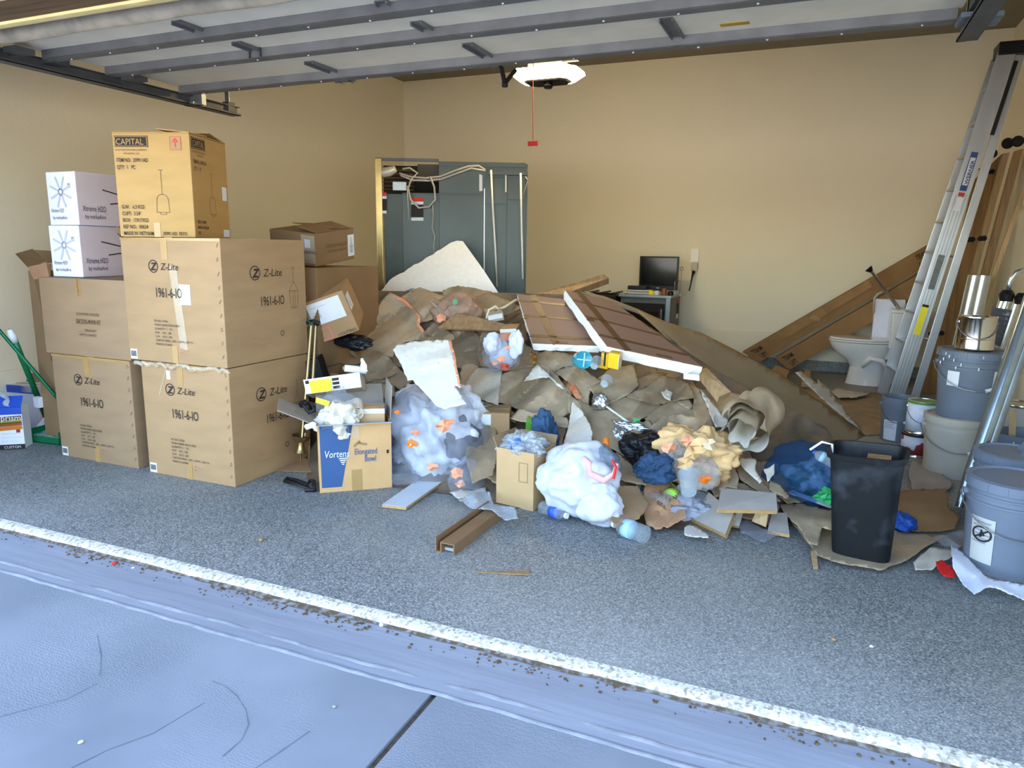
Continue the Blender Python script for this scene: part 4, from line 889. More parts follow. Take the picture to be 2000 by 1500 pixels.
def scrap(par, px, Y, s, m, seed, name='scrap', amp=.4):
    c = fy(*px, Y); rs = random.Random(seed); b = MB()
    e1 = (AX * 0 + c2w((1, 0, 0))); e2 = c2w((0, -1, 0)); e3 = c2w((0, 0, -1)); n = 10
    ring = [c + (e1 * math.cos(a) * (1 + rs.uniform(-.3, .3)) + e2 * math.sin(a) * (.7 + rs.uniform(-.3, .3))) * s + e3 * rs.uniform(-1, 1) * s * amp for a in [2 * math.pi * i / n for i in range(n)]]
    b.add([c + e3 * s * .3] + ring, [(0, 1 + i, 1 + (i + 1) % n) for i in range(n)]); return b.obj(name, m, par, solid=.002)
def pos(px, py, Y): return fy(px, py, Y)
# large clear rubbish bag
cb = fy(852, 862, 3.98); s_ = mpp(cb)
t = thing('clear_rubbish_bag', 'large clear rubbish bag full of pale waste and orange scraps', 'rubbish bag', Vector((cb.x, cb.y, 0)))
blob('bag', '', '', cb, (104 * s_, 92 * s_, 116 * s_), bagclear, 3, .16, par=t, crease=.05)
blob('inner_waste', '', '', cb + Vector((-.01, .06, -.01)), (80 * s_, 70 * s_, 88 * s_), mat('pale_waste', '#d2d4da', .7, col2='#a9a9ac', thr=(.45, .75), scale=9), 8, .35, par=t, sub=5, crease=.28)
blob('inner_waste', '', '', fy(905, 870, 3.98), (34 * s_, 40 * s_, 58 * s_), mat('dark_waste', '#5a5a60', .7, var=.25, scale=9), 9, .3, par=t, sub=4)
c2 = fy(912, 935, 3.74); s2 = mpp(c2); blob('bag_bottom', '', '', c2, (34 * s2, 36 * s2, 38 * s2), bagclear, 5, .25, par=t, sub=4)
blob('inner_waste', '', '', c2 + Vector((0, .03, -.01)), (24 * s2, 24 * s2, 26 * s2), MATS['dark_waste'], 6, .3, par=t, sub=3)
for i, (px, py, k) in enumerate([(805, 866, 10), (868, 832, 14), (812, 845, 8), (893, 925, 12), (900, 945, 9), (845, 912, 10), (776, 805, 5), (880, 824, 9)]):
    scrap(t, (px, py), 3.68 if py < 915 else 3.64, k * s_, orange2 if i in (0, 6) else orange, i, 'orange_scrap')
cwh = fy(793, 905, 3.9); blob('white_sack', 'small white sack slumped under the clear rubbish bag', 'bag', cwh, (.10, .10, .09), bagwhite, 12, .3)
cpp = fy(815, 930, 3.88); o = blob('cream_paper_wad', 'cream crumpled packing paper under the clear rubbish bag', 'paper', cpp, (.17, .12, .09), mat('cream_paper', '#c9b896', .8, var=.06), 13, .35, crease=.2)
blob('plastic_film', 'clear plastic film scrap right of the open bowl box', 'plastic', fz(782, 945) + Vector((0, 0, .05)), (.12, .08, .05), bagclear, 14, .3, sub=4)
# white tied bag in front
cw = fy(1128, 935, 3.62); sw_ = mpp(cw)
t = thing('white_rubbish_bag', 'white rubbish bag with a pink drawstring, stuffed with plastic', 'rubbish bag', Vector((cw.x, cw.y, 0)))
blob('bag', '', '', cw, (76 * sw_, 66 * sw_, 66 * sw_), bagwhite, 21, .2, par=t, crease=.055)
blob('inner_waste', '', '', cw + Vector((0, .02, 0)), (62 * sw_, 54 * sw_, 54 * sw_), mat('white_waste', '#b9c2ce', .7, var=.1), 22, .2, par=t, sub=4)
blob('bag_skirt', '', '', fy(1172, 985, 3.50), (40 * sw_, 30 * sw_, 40 * sw_), bagwhite, 23, .3, par=t, sub=4)
pk = mat('pink_plastic', '#e0a8a8', .4, var=.1)
b = MB(); rs = random.Random(5); ring = [(1138, 893), (1150, 905), (1152, 925), (1180, 938), (1200, 925), (1205, 905)]
b.tube([fy(x, y, 3.50 - .0 * i) for i, (x, y) in enumerate(ring)], [.012, .02, .022, .02, .014, .01], 8); b.obj('drawstring', pk, t, smooth=True)
b = MB(); b.tube([fy(1195, 900, 3.5), fy(1203, 912, 3.48), fy(1198, 935, 3.47)], .008, 6); b.obj('drawstring', redp, t)
blob('wadded_film', '', '', fy(1172, 905, 3.66), (.10, .09, .10), plastic('grey_film', '#9aa8b8', .7, .15, 14), 24, .25, par=t, sub=4)
# brown carrier bag at the top
cbg = fy(888, 600, 5.0)
t = thing('brown_carrier_bag', 'knotted translucent brown carrier bag at the top of the heap', 'bag', cbg)
blob('bag', '', '', cbg + Vector((.05, .0, -.02)), (.17, .14, .12), bagbrown, 31, .25, par=t); blob('bag_side', '', '', fy(866, 612, 4.92), (.09, .09, .10), bagbrown, 32, .3, par=t, sub=4)
blob('contents', '', '', cbg + Vector((.05, .05, -.05)), (.13, .1, .09), mat('brown_waste', '#a88a72', .8, var=.2), 33, .3, par=t, sub=3)
b = MB(); b.tube([fy(872, 602, 4.86), fy(858, 592, 4.88), fy(846, 584, 4.9), fy(842, 590, 4.9), fy(856, 602, 4.86)], [.02, .014, .012, .012, .02], 8); b.obj('tied_handles', bagbrown, t, smooth=True)
MB().lathe([(.0, 0), (.022, .001), (.022, .004), (0, .005)], Matrix.Translation(fy(889, 590, 4.83)) @ Matrix.Rotation(math.radians(75), 4, 'X'), 18).obj('green_print', mat('green_print', '#5a9a6c', .5, var=0), t)
scrap(t, (862, 622), 4.8, .04, orange, 3)
blob('grey_carrier_bag', 'small grey carrier bag tucked against the foam panel', 'bag', fy(802, 585, 5.3), (.10, .08, .08), plastic('grey_bag_plastic', '#a8acb4', .8, .25, 12), 35, .3, sub=4)
# white small bag with orange in the middle
cs = fy(980, 690, 4.45)
t = thing('white_carrier_bag', 'small white carrier bag with orange peel beside the foam boards', 'bag', cs)
blob('bag', '', '', cs, (.125, .10, .12), bagclear, 41, .3, par=t); blob('bag_ear', '', '', fy(1008, 672, 4.4), (.05, .04, .09), bagwhite, 42, .3, par=t, sub=4); blob('bag_ear', '', '', fy(962, 672, 4.4), (.06, .05, .07), bagwhite, 43, .3, par=t, sub=4)
blob('contents', '', '', cs + Vector((0, .03, -.02)), (.10, .08, .09), MATS['white_waste'], 44, .3, par=t, sub=3)
for i, (x, y, k) in enumerate([(980, 700, .03), (985, 716, .035), (965, 708, .02), (990, 680, .02)]): scrap(t, (x, y), 4.30, k, orange if i != 1 else mat('rust_peel', '#b04a30', .6), 50 + i, 'orange_peel')
# open translucent bag of crushed packets on the right
cr = fy(1345, 905, 3.98)
t = thing('packet_bag', 'open clear bag spilling crumpled tan packets and orange wrappers', 'rubbish bag', cr)
blob('contents', '', '', cr + Vector((.03, .06, .04)), (.17, .12, .13), mat('tan_packets', '#d0ab78', .7, var=.15, scale=8), 51, .4, par=t, sub=5, crease=.3)
blob('bag', '', '', fy(1318, 900, 3.86), (.07, .07, .11), bagclear, 52, .3, par=t, sub=4); blob('bag', '', '', fy(1365, 922, 3.84), (.10, .08, .09), bagclear, 53, .3, par=t, sub=4)
for i, (x, y, k, mm) in enumerate([(1308, 875, .04, orange), (1376, 935, .035, orange2), (1345, 862, .04, orange), (1352, 885, .05, MATS['tan_packets']), (1366, 870, .05, MATS['tan_packets']), (1338, 905, .045, MATS['tan_packets']), (1385, 868, .04, MATS['cream_paper'])]): scrap(t, (x, y), 3.78, k, mm, 60 + i, 'wrapper', .6)
blob('black_rubbish_bag', 'black rubbish bag in the hollow above the clear packets', 'rubbish bag', fy(1268, 880, 4.06), (.14, .11, .10), black, 55, .3, crease=.12)
blob('navy_cloth', 'dark blue denim cloth wadded by the black bag', 'cloth', fy(1280, 915, 3.78), (.09, .07, .07), mat('denim', '#26405c', .8, var=.25, scale=12), 56, .35, crease=.2)
blob('navy_cloth', 'dark blue cloth hanging behind the bubble wrap box', 'cloth', fy(1063, 870, 4.05), (.08, .06, .17), mat('denim2', '#2c4864', .8, var=.25, scale=12), 57, .3, crease=.2)
blob('blue_sheet_scrap', 'blue plastic scrap low between clear bag and tan carton', 'plastic', fz(955, 955) + Vector((0, .1, .08)), (.06, .06, .10), mat('dusty_blue', '#4c7088', .6, var=.2), 58, .3, sub=4)
# blue bag by the wastebasket
cbl = fy(1600, 930, 4.25)
t = thing('blue_recycling_bag', 'translucent blue bag of bottles behind the black wastebasket', 'rubbish bag', Vector((cbl.x, cbl.y, 0)))
blob('bag', '', '', cbl, (.27, .16, .17), bagblue, 61, .22, par=t, floor=.05)
blob('contents', '', '', cbl + Vector((.02, .05, -.03)), (.19, .1, .11), mat('blue_waste', '#8fa0ac', .6, col2='#2c4a3c', thr=(.45, .6), scale=14), 62, .4, par=t, sub=4, floor=.06)
for i, (x, y) in enumerate([(1615, 962), (1625, 975), (1605, 970)]): scrap(t, (x, y), 4.0, .04, mat('green_scrap', '#2c9a5c', .4), i, 'green_scrap')
def bottle(label, p, q, r, cap=white, lab=None, par=None, crushed=0, seed=1, capm=None):
    p, q = Vector(p), Vector(q); L = (q - p).length; ax = (q - p).normalized(); up = Vector((0, 0, 1)) if abs(ax.z) < .9 else Vector((1, 0, 0)); e1 = ax.cross(up).normalized(); e2 = ax.cross(e1)
    T = Matrix((( e1.x, e2.x, ax.x, p.x), (e1.y, e2.y, ax.y, p.y), (e1.z, e2.z, ax.z, p.z), (0, 0, 0, 1)))
    t = thing('plastic_bottle', label, 'bottle', p) if not par else par
    prof = [(.0, .0), (r * .8, 0), (r, .02 * L)]
    for i in range(9): z = L * (.06 + .62 * i / 8); prof.append((r * (1 - .05 * (i % 2)) * (1 - crushed * (.3 if 2 < i < 6 else 0)), z))
    prof += [(r * .9, L * .74), (r * .55, L * .84), (r * .38, L * .9), (r * .38, L * .93)]
    MB().lathe(prof, T, 20).obj('body', clear, t, smooth=True)
    MB().lathe([(r * .44, L * .925), (r * .44, L), (0, L)], T, 16).obj('cap', cap, t, smooth='auto')
    if lab: MB().lathe([(r * 1.015, L * .40), (r * 1.015, L * .62)], T, 20).obj('label', lab, t, smooth=True)
    return t
def fl(px, py, z): return fz(px, py, z)
bottle('empty water bottle with a blue label left of the white rubbish bag', fl(1058, 990, .045), fl(1108, 1008, .045), .036, white, blue2)
bottle('clear water bottle lying before the brown takeaway bag', fl(1262, 1045, .05), fl(1198, 1022, .05), .048, white, mat('pale_blue_label', '#9cc0d8', .4))
bottle('blue capped bottle on top of the blue bag', fy(1628, 905, 3.98), fy(1588, 882, 4.0), .028, blue2, MATS['pale_blue_label'])
bottle('bottle with a lime green label among the clear packaging', fl(1290, 985, .10), fl(1330, 950, .14), .038, white, mat('lime_label', '#9ccc4c', .4))
def cup(label, c, r, h, tilt, m=clear, rz=0):
    T = Matrix.Translation(Vector(c)) @ Matrix.Rotation(math.radians(rz), 4, 'Z') @ Matrix.Rotation(math.radians(tilt), 4, 'X')
    t = thing('plastic_cup', label, 'cup', Vector(c)); MB().lathe([(r * .7, 0), (r, h), (r * 1.06, h), (r * 1.06, h + .004), (r * .99, h), (r * .68, .003)], T, 24).obj('cup_wall', m, t, smooth='auto')
    MB().lathe([(0, .001), (r * .7, .001), (r * .5, .008), (0, .006)], T, 24).obj('cup_base', m, t); return t
cup('clear plastic cup lying with its round base towards the front', fy(1345, 962, 3.58), .055, .12, -60, clear, 10)
cup('small clear cup beside the turquoise bottle cap', fy(1160, 715, 4.3), .035, .07, -70)
cup('clear crushed tumbler in the brown paper folds', fy(1180, 750, 4.2), .035, .06, -75)
cup('clear tub on the heap front below the black bag', fl(1265, 960, .10), .05, .08, 60)
cup('clear plastic tub behind the lime bottle', fl(1380, 955, .10), .05, .08, -40)
teal = mat('teal_glass', '#2c8c9c', .15, var=.1)
c = fy(1140, 703, 4.32); T = Matrix.Translation(c) @ Matrix.Rotation(math.radians(78), 4, 'X') @ Matrix.Rotation(.5, 4, 'Y')
t = thing('turquoise_bottle', 'turquoise jug bottom under the foam boards', 'bottle', c); MB().lathe([(0, .0), (.03, .002), (.055, .012), (.058, -.03), (.055, -.12)], T, 24).obj('body', teal, t, smooth='auto')
b = MB(); [b.box((-.045, -.004, .008), (.045, .004, .016), T @ Matrix.Rotation(a, 4, 'Z')) for a in (0, math.pi / 2)]; b.obj('base_ribs', MATS['pale_blue_label'], t)
b = MB()
for k, (px, Y) in enumerate(((1172, 4.5), (1192, 4.45))):
    t, T = carton('yellow_packet', ['yellow and black packet left of the lettered one', 'yellow packet with black letters on its side'][k], fy(px + 14, 722, Y - .1), -8 + 6 * k, .068, .07, .10, mat('packet_yellow', '#e0b01c', .4, var=.05), 'yellow packets under the foam boards', tilt=(8, 6))
    if k: decal(t, T, 'R', .0, .0, .07, .10, mat('cream_label', '#dcd0a4', .5), .068); ftext(t, T, 'R', '== =', .01, .05, .03, ink, .068)
    else: decal(t, T, 'F', .0, .02, .02, .09, ink, .07, 'stripe'); decal(t, T, 'F', .04, .02, .012, .09, ink, .07, 'stripe')
# bubble wrap on the floor
def bw(label, poly, h, seed):
    o = sheet('bubble_wrap', label, poly, bubble, .01, .02, seed, 4, surf=lambda x, y: fz(x, y, .02 + h * (.5 + .5 * noise.noise(Vector((x * .03, y * .03, seed))))), cat='bubble wrap', th=.003, lam=(.2, .1, .05)); return o
bw('strip of bubble wrap lying before the tan carton', [(896, 975), (925, 962), (955, 960), (965, 985), (1005, 990), (1012, 1012), (985, 1015), (960, 995), (920, 992)], .11, 71)
b = sheet('tissue', 'white crumpled tissue left of the bubble wrap', [(878, 962), (900, 955), (925, 958), (950, 948), (950, 960), (920, 970), (895, 974)], kraft_w, .02, .04, 72, 5, surf=lambda x, y: fz(x, y, .03), cat='tissue', lam=(.12, .08, .04))
for i, (px, py, l) in enumerate(((1050, 735, 'crushed orange packet in the middle of the heap'),)):
    sheet('orange_packet', l, K8([(645, 660), (680, 660), (730, 690), (775, 770), (745, 790), (700, 740)]), mat('orange_packet', '#c86a3c', .5, col2='#d8a078', scale=25), .14, .05, 73, 5, cat='packet', lam=(.12, .07, .04))
sheet('striped_wrapper', 'crumpled yellow and maroon wrapper beside the white carrier bag', K8([(340, 500), (400, 450), (440, 470), (490, 500), (480, 550), (420, 560), (380, 545), (350, 580)]), mat('striped', '#8c5a3c', .6, col2='#c49a2c', scale=30), .14, .05, 74, 5, cat='wrapper', lam=(.12, .07, .04))
# crumpled takeaway bag and napkin
gold = mat('takeaway_paper', '#a98260', .8, var=.1)
o = sheet('takeaway_bag', 'crumpled brown takeaway bag with red and black print', K1([(395, 1062), (430, 1065), (500, 1100), (600, 1130), (690, 1185), (700, 1250), (600, 1275), (480, 1290), (410, 1270), (365, 1200)]), gold, .05, .05, 75, 5, surf=lambda x, y: fz(x, y, 0) + Vector((0, .02 + (1050 - y) * .001, (1050 - y) * .0028)), cat='paper bag', lam=(.2, .12, .06))
tsurf = lambda x, y: fz(x, y, 0) + Vector((0, .02 + (1050 - y) * .001, (1050 - y) * .0028))
def prin(par, txt, x0, y0, size, m, rot):
    b = MB(); k = 0
    for line in txt.split('\n'):
        vs, f = text_geo(line, size, .01); V = []
        for q in vs:
            u, w = q.x, -q.y + k * size * 1.1; x, y = x0 + u * math.cos(rot) - w * math.sin(rot), y0 + u * math.sin(rot) + w * math.cos(rot)
            P = tsurf(x, y); V.append(P + (CAM - P).normalized() * (.05 + .05 * crumple(P, 75, (.2, .12, .06)) + .016))
        b.add(V, f); k += 1
    return b.obj('print', m, par)
prin(o, '==\n==', 1268, 997, 11, mat('red_brown_print', '#a8552c', .6, var=.1), .25); prin(o, '=-\n==', 1280, 1010, 10, inkb, .3); prin(o, '= =\n=-', 1292, 1015, 9, inkb, .3); prin(o, '-=\n==', 1307, 1014, 10, inkb, .3); prin(o, '##', 1298, 1030, 11, inkr, .3)
sheet('napkin', 'white crumpled napkins beside the takeaway bag', K1([(700, 1240), (740, 1215), (800, 1240), (830, 1260), (880, 1290), (875, 1315), (760, 1305), (700, 1290)]), kraft_w, .02, .03, 76, 5, surf=lambda x, y: fz(x, y, .03), cat='napkin', lam=(.12, .08, .04))
sheet('cling_film', 'clear film trailing out under the grey boards', K1([(1100, 1190), (1170, 1170), (1260, 1240), (1400, 1290), (1330, 1320), (1290, 1350), (1220, 1320), (1110, 1270)]), bagclear, .02, .03, 77, 5, surf=lambda x, y: fz(x, y, .02), cat='plastic film', lam=(.12, .08, .04))
# ---------------------------------------------------------------- bowl box and its contents
v0, v1 = fz(625, 963), fz(766, 952)
dv = v1 - v0; yawv = math.degrees(math.atan2(dv.y, dv.x)); wv_ = dv.length; hv = .415; dpv = .36
t, T = carton('bowl_carton', 'open brown and blue toilet bowl carton filled with rubbish', v1, yawv, wv_, dpv, hv, mat('bowl_card', '#bf9868', .7, var=.06), open_top=True)
b = MB(); q = [(.03 * wv_, .03), (.30 * wv_, .03), (.47 * wv_, hv - .005), (.02 * wv_, hv - .005)]
b.prism([onface(T, 'F', x, y, 0) for x, y in q], [onface(T, 'F', x, y, 0, -.001) for x, y in q]); b.obj('blue_panel', mat('bowl_blue', '#33507c', .6, var=.05), t)
decal(t, T, 'R', 0.0, 0, dpv, hv, MATS['bowl_blue'], wv_, 'blue_side')
ftext(t, T, 'F', 'Vortens', .05 * wv_ + .01, .215, .062, white, dpv, sx=.72, shear=.15)
for i in range(4): stroke(t, T, 'F', [(.27 * wv_ + i * .006, .205 - i * .012), (.385 * wv_ - i * .006, .207 - i * .012)], .006, white, dpv, 'logo_line')
ftext(t, T, 'F', 'Elongated', .485 * wv_, .225, .052, MATS['bowl_blue'], dpv, sx=.66, bold=.005); ftext(t, T, 'F', 'Bowl', .62 * wv_, .178, .052, MATS['bowl_blue'], dpv, sx=.66, bold=.005)
ftext(t, T, 'F', 'ELONGATED BOWL', .06 * wv_, hv - .02, .016, greyp, dpv)
stroke(t, T, 'F', [[(.48 * wv_, .275), (.54 * wv_, .30), (.58 * wv_, .29), (.66 * wv_, .285)], [(.56 * wv_, .29), (.55 * wv_, .31)]], .014, card_in, dpv, 'torn_patch')
decal(t, T, 'F', .93 * wv_, .22, .014, .022, ink, dpv, 'mark'); decal(t, T, 'F', .44 * wv_, 0, .06, .13, tape, dpv, 'tape'); decal(t, T, 'F', .42 * wv_, hv - .09, .06, .09, cleartape, dpv, 'clear_tape')
greycard = mat('grey_card', '#8f887e', .8, var=.06)
flap(t, T, (0, 0, hv), (wv_, 0, hv), (0, -.055, .012), mat('flap_edge_grey', '#8c98a2', .7, var=.05)); flap(t, T, (0, dpv, hv), (0, 0, hv), (-.22, .02, .10), greycard); flap(t, T, (wv_, 0.05, hv), (wv_, dpv, hv), (.02, .06, .20), greycard); flap(t, T, (wv_, dpv, hv), (0, dpv, hv), (0, .16, .14), greycard)
canvas = mat('canvas_cloth', '#cfc7b6', .9, var=.08, scale=14)
blob('canvas_wad', 'cream canvas cloth stuffed in the open bowl box', 'cloth', T @ Vector((.13, .12, hv + .0)), (.12, .11, .10), canvas, 81, .3, crease=.2, floor=.05)
t2 = thing('plastic_wrap', 'clear wrapper with a yellow label in the bowl box', 'plastic wrap', T @ Vector((.12, .2, hv + .05))); blob('film', '', '', T @ Vector((.13, .20, hv + .08)), (.10, .09, .09), bagclear, 82, .3, par=t2, sub=4)
c = T @ Vector((.10, .10, hv + .13)); slab('label', '', '', [fy(618, 776, c.y - .02), fy(644, 784, c.y - .02), fy(640, 794, c.y - .03), fy(616, 786, c.y - .03)], .004, yellow, par=t2)
tt, T2 = carton('small_carton', 'small torn carton inside the bowl box', T @ Vector((wv_ - .03, .06, hv - .04)), yawv - 6, .17, .16, .11, mat('tan_card', '#b99a74', .8, var=.08)); decal(tt, T2, 'F', 0, .08, .17, .03, kraft_w, .16, 'torn_edge')
b = MB(); c = T @ Vector((.235, .05, hv + .045)); e1, e2 = c2w((1, 0, 0)), c2w((0, -1, 0)); ax = (T @ Vector((.25, .3, hv + .1)) - c).normalized()
sp = [c + (e1 * math.cos(a) + e2 * math.sin(a)) * (.008 + .004 * a) for a in [i * .4 for i in range(24)]]
b.add(sp + [q + ax * .14 for q in sp], [(i, i + 1, 25 + i - 0, 24 + i) for i in range(23)]); tag(b.obj('canvas_roll', canvas, solid=.003), 'small roll of cream canvas in the bowl box', 'cloth roll')
sheet('paper_scrap', 'white paper scrap sticking up beside the canvas roll', K7([(380, 790), (460, 770), (470, 830), (430, 870), (400, 850)]), kraft_w, 0, .02, 83, 4, surf=lambda x, y: fy(x, y, 3.62), lam=(.1, .07, .04))
sheet('white_rag', 'white rag hanging over the bowl box corner', K7([(145, 940), (200, 912), (225, 920), (220, 945), (160, 965)]), kraft_w, 0, .02, 84, 4, surf=lambda x, y: fy(x, y, 3.27), cat='rag', lam=(.1, .07, .04))
p = fy(607, 795, 3.42); b = MB(); b.tube([fy(588, 786, 3.42), fy(598, 796, 3.40), fy(604, 806, 3.40), fy(614, 802, 3.42), fy(612, 790, 3.44), fy(602, 788, 3.44)], .013, 8); b.tube([fy(586, 792, 3.42), fy(600, 784, 3.44)], .018, 8)
tag(b.obj('black_bracket', black, smooth=True), 'small black curved bracket on the grey box flap', 'bracket')
# slim labelled box
p = [fy(592, 742, 3.62), fy(702, 727, 3.78), fy(706, 756, 3.76), fy(598, 770, 3.60)]
t = slab('slim_carton', 'slim white carton with a yellow label lying above the bowl box', 'box', p, .16, mat('slim_white', '#dcd8d2', .6, var=.03), mat('slim_side', '#b5a894', .7), inset=0)
n = (p[1] - p[0]).cross(p[3] - p[0]).normalized(); n = n if n.dot(CAM - p[0]) > 0 else -n
def onq(u0, v0, u1, v1, m, nm, e=.004): q = [lerp4(p, *x) for x in ((u0, v0), (u1, v0), (u1, v1), (u0, v1))]; return MB().prism([x + n * e for x in q], [x + n * .001 for x in q]).obj(nm, m, t)
onq(.10, .14, .48, .98, yellow, 'yellow_label'); onq(.03, .1, .09, .32, ink, 'logo')
for k in range(3): onq(.50, .16 + k * .27, .62, .34 + k * .27, ink, 'barcode')
onq(.66, .08, .97, .92, mat('print_grey', '#c2bfbc', .6), 'line_print')
# box with two white labels, tipped
c0 = fy(702, 645, 4.25)
t, T = carton('labelled_carton', 'tipped brown shipping carton with two white labels', c0, 30, .30, .40, .31, card, tilt=(12, -20))
decal(t, T, 'F', .02, .13, .24, .16, white, .40); decal(t, T, 'R', .03, .15, .13, .11, white, .30)
ftext(t, T, 'F', 'LIGHTING', .15, .01, .03, ink, .4); ftext(t, T, 'F', '___ ____\n __\n|||||||', .04, .26, .03, ink, .4); stroke(t, T, 'F', [(.02, .015), (.11, .015), (.11, .10), (.02, .10), (.02, .015)], .012, mat('red_tape_print', '#c8786a', .6), .34, 'fragile_print'); ftext(t, T, 'R', '____\n|||||', .04, .22, .03, ink, .30)
# dark things beneath it
t, T = carton('teal_carton', 'narrow teal and black carton left of the shipping carton', fy(658, 652, 4.2), 38, .10, .25, .22, mat('teal_card', '#6a8890', .5, var=.1), tilt=(10, -22)); decal(t, T, 'F', 0, 0, .06, .22, black, .25, 'black_side'); decal(t, T, 'F', 0.0, .0, .055, .05, white, .25)
t, T = carton('black_carton', 'black carton with fine white lettering behind the brass lamp', fy(640, 765, 3.95), 30, .26, .25, .24, blackm, tilt=(0, -14)); ftext(t, T, 'F', '_______ ____\n___ ______\n_______ ___\n______', .03, .18, .03, greyp, .25, name='print')
b = MB(); c = fy(690, 668, 4.3); blob('black_pouch', 'black pouch crushed under the shipping carton', 'pouch', c, (.14, .08, .045), black, 85, .3, crease=.15)
slab('brown_card', 'brown card strip behind the slim white carton', 'card', [fy(646, 728, 4.0), fy(690, 735, 4.0), fy(690, 760, 3.95), fy(646, 752, 3.95)], .01, card3)
t = thing('paper_tube', 'white rolled tube with a torn wrapper above the slim carton', 'tube', fy(700, 720, 3.9)); MB().tube([fy(673, 719, 3.82), fy(716, 724, 3.9)], .024, 16).obj('tube_wall', mat('tube_white', '#cfd4d4', .6), t, smooth='auto'); MB().tube([fy(672.5, 719, 3.815), fy(674, 719, 3.822)], .016, 12).obj('tube_end', card_in, t)
sheet('torn_wrapper', '', K7([(515, 500), (530, 498), (555, 545), (562, 585), (530, 590), (512, 560)]), kraft_w, .0, .02, 86, 4, surf=lambda x, y: fy(x, y, 3.84), par=t, lam=(.1, .07, .04))
# brass pendant lamp
base = fz(592, 905)
t = thing('brass_pendant', 'aged brass pendant with two tubes leaning between cartons', 'lamp', base)
a0, a1 = fy(608, 636, 3.80), fy(590, 858, 3.62); MB().tube([a0, a1], .012, 14).obj('tube', brass, t, smooth='auto')
b0, b1 = fy(617, 636, 3.83), fy(610, 760, 3.72); MB().tube([b0, b1], .012, 14).obj('tube', brass, t, smooth='auto')
c = fy(588, 862, 3.62); T = Matrix.Translation(c) @ Matrix.Rotation(math.radians(6), 4, 'Y')
MB().lathe([(.0, .0), (.02, .0), (.045, .006), (.058, .03), (.06, .042), (.054, .042), (.045, .02), (0, .01)], T, 28).obj('cup', brass, t, smooth='auto')
MB().lathe([(0, .0), (.022, -.0), (.024, -.035), (.032, -.055), (.042, -.07), (.040, -.078), (0, -.078)], T, 28).obj('bell', brass, t, smooth='auto')
MB().tube([T @ Vector((0, 0, -.07)), T @ Vector((.005, 0, -.13))], .007, 8).obj('stem', brass, t); MB().tube([T @ Vector((.045, .03, -.02)), T @ Vector((.05, .03, -.12))], .006, 8).obj('stem', brass, t)
MB().tube([fy(601, 631, 3.80), fy(612, 628, 3.80), fy(623, 632, 3.83)], .018, 10).obj('cap', black, t)
b = MB(); rs = random.Random(2)
for k in range(6): q = fy(602 + rs.uniform(-8, 10), 628 + rs.uniform(-4, 4), 3.78); b.tube([fy(608, 630, 3.79), q, q + Vector((rs.uniform(-.05, .05), -.02, rs.uniform(-.03, .05)))], .002, 5)
b.obj('green_tie', mat('green_tie', '#3c6a4c', .6), t)
# strap, floor card
b = MB(); pts = [fz(x, y, z) for x, y, z in ((556, 940, .015), (575, 944, .03), (600, 952, .03), (614, 955, .02), (614, 940, .045), (608, 938, .02), (600, 946, .02), (580, 938, .012), (560, 934, .012), (556, 940, .018))]
b.tube(pts, .011, 8); b.tube([fz(596, 957, .014), fz(616, 957, .014), fz(613, 945, .03)], .014, 8); tag(b.obj('black_strap', black, smooth=True), 'black looped rubber strap on the floor before the cartons', 'strap')
slab('brown_card', 'brown card lying flat below the brass pendant', 'card', [fz(532, 918, .006), fz(590, 893, .02), fz(616, 900, .02), fz(608, 922, .006)], .004, card_in)
# tan carton with bubble wrap
q0, q1 = fz(969, 982), fz(1041, 999); dv = q1 - q0; yw = math.degrees(math.atan2(dv.y, dv.x)); ww = dv.length
t, T = carton('tan_carton', 'upright tan carton with bubble wrap sticking out', q1, yw, ww, .25, .335, mat('tan_carton', '#b3946a', .75, var=.05), open_top=True)
stroke(t, T, 'F', [(.62 * ww, .16), (.84 * ww, .16), (.84 * ww, .27), (.62 * ww, .27), (.62 * ww, .16)], .002, inkb, .25, 'printed_frame')
flap(t, T, (0, .25, .335), (ww, .25, .335), (0, .02, .05), card2); flap(t, T, (0, 0, .335), (0, .25, .335), (-.03, 0, .06), card2)
blob('bubble_wrap_wad', 'wad of bubble wrap in the tan carton', 'bubble wrap', T @ Vector((ww * .5, .10, .33)), (.11, .09, .065), bubble, 91, .4, crease=.25, floor=.05)
blob('blue_film_wad', 'blue plastic film in the tan carton', 'plastic', T @ Vector((ww * .42, .06, .35)), (.05, .05, .035), plastic('blue_film', '#6c9ce0', .7, .15, 20), 92, .4, sub=4, floor=.05)
# other small cartons in the heap
t, T = carton('small_carton', 'small brown carton with a white label behind the tan carton', fy(995, 848, 4.12), 20, .20, .20, .14, card, tilt=(4, 0)); decal(t, T, 'F', .0, .06, .08, .07, white, .2)
t, T = carton('green_carton', 'small green carton behind the tan carton', fy(1050, 850, 4.1), 15, .08, .1, .09, mat('green_card', '#4c8c2c', .5, var=.05), tilt=(6, 4))
t, T = carton('orange_carton', 'brown carton with an orange printed end left of the foam boards', fy(1010, 664, 4.75), 12, .12, .16, .085, card, tilt=(8, -4)); decal(t, T, 'F', .0, .0, .12, .055, orange2, .16, 'orange_print'); decal(t, T, 'F', 0, .058, .12, .025, white, .16)
t, T = carton('grey_carton', 'grey and white small carton near the brown carrier bag', fy(985, 625, 4.95), 35, .12, .18, .06, greyboard, tilt=(10, -10)); decal(t, T, 'F', .0, .02, .11, .035, white, .18)
slab('wooden_board', 'brown board with a pale edge in front of the carrier bag', 'board', [fy(855, 640, 4.70), fy(892, 610, 4.85), fy(985, 632, 4.9), fy(982, 645, 4.85)], .02, wood2)
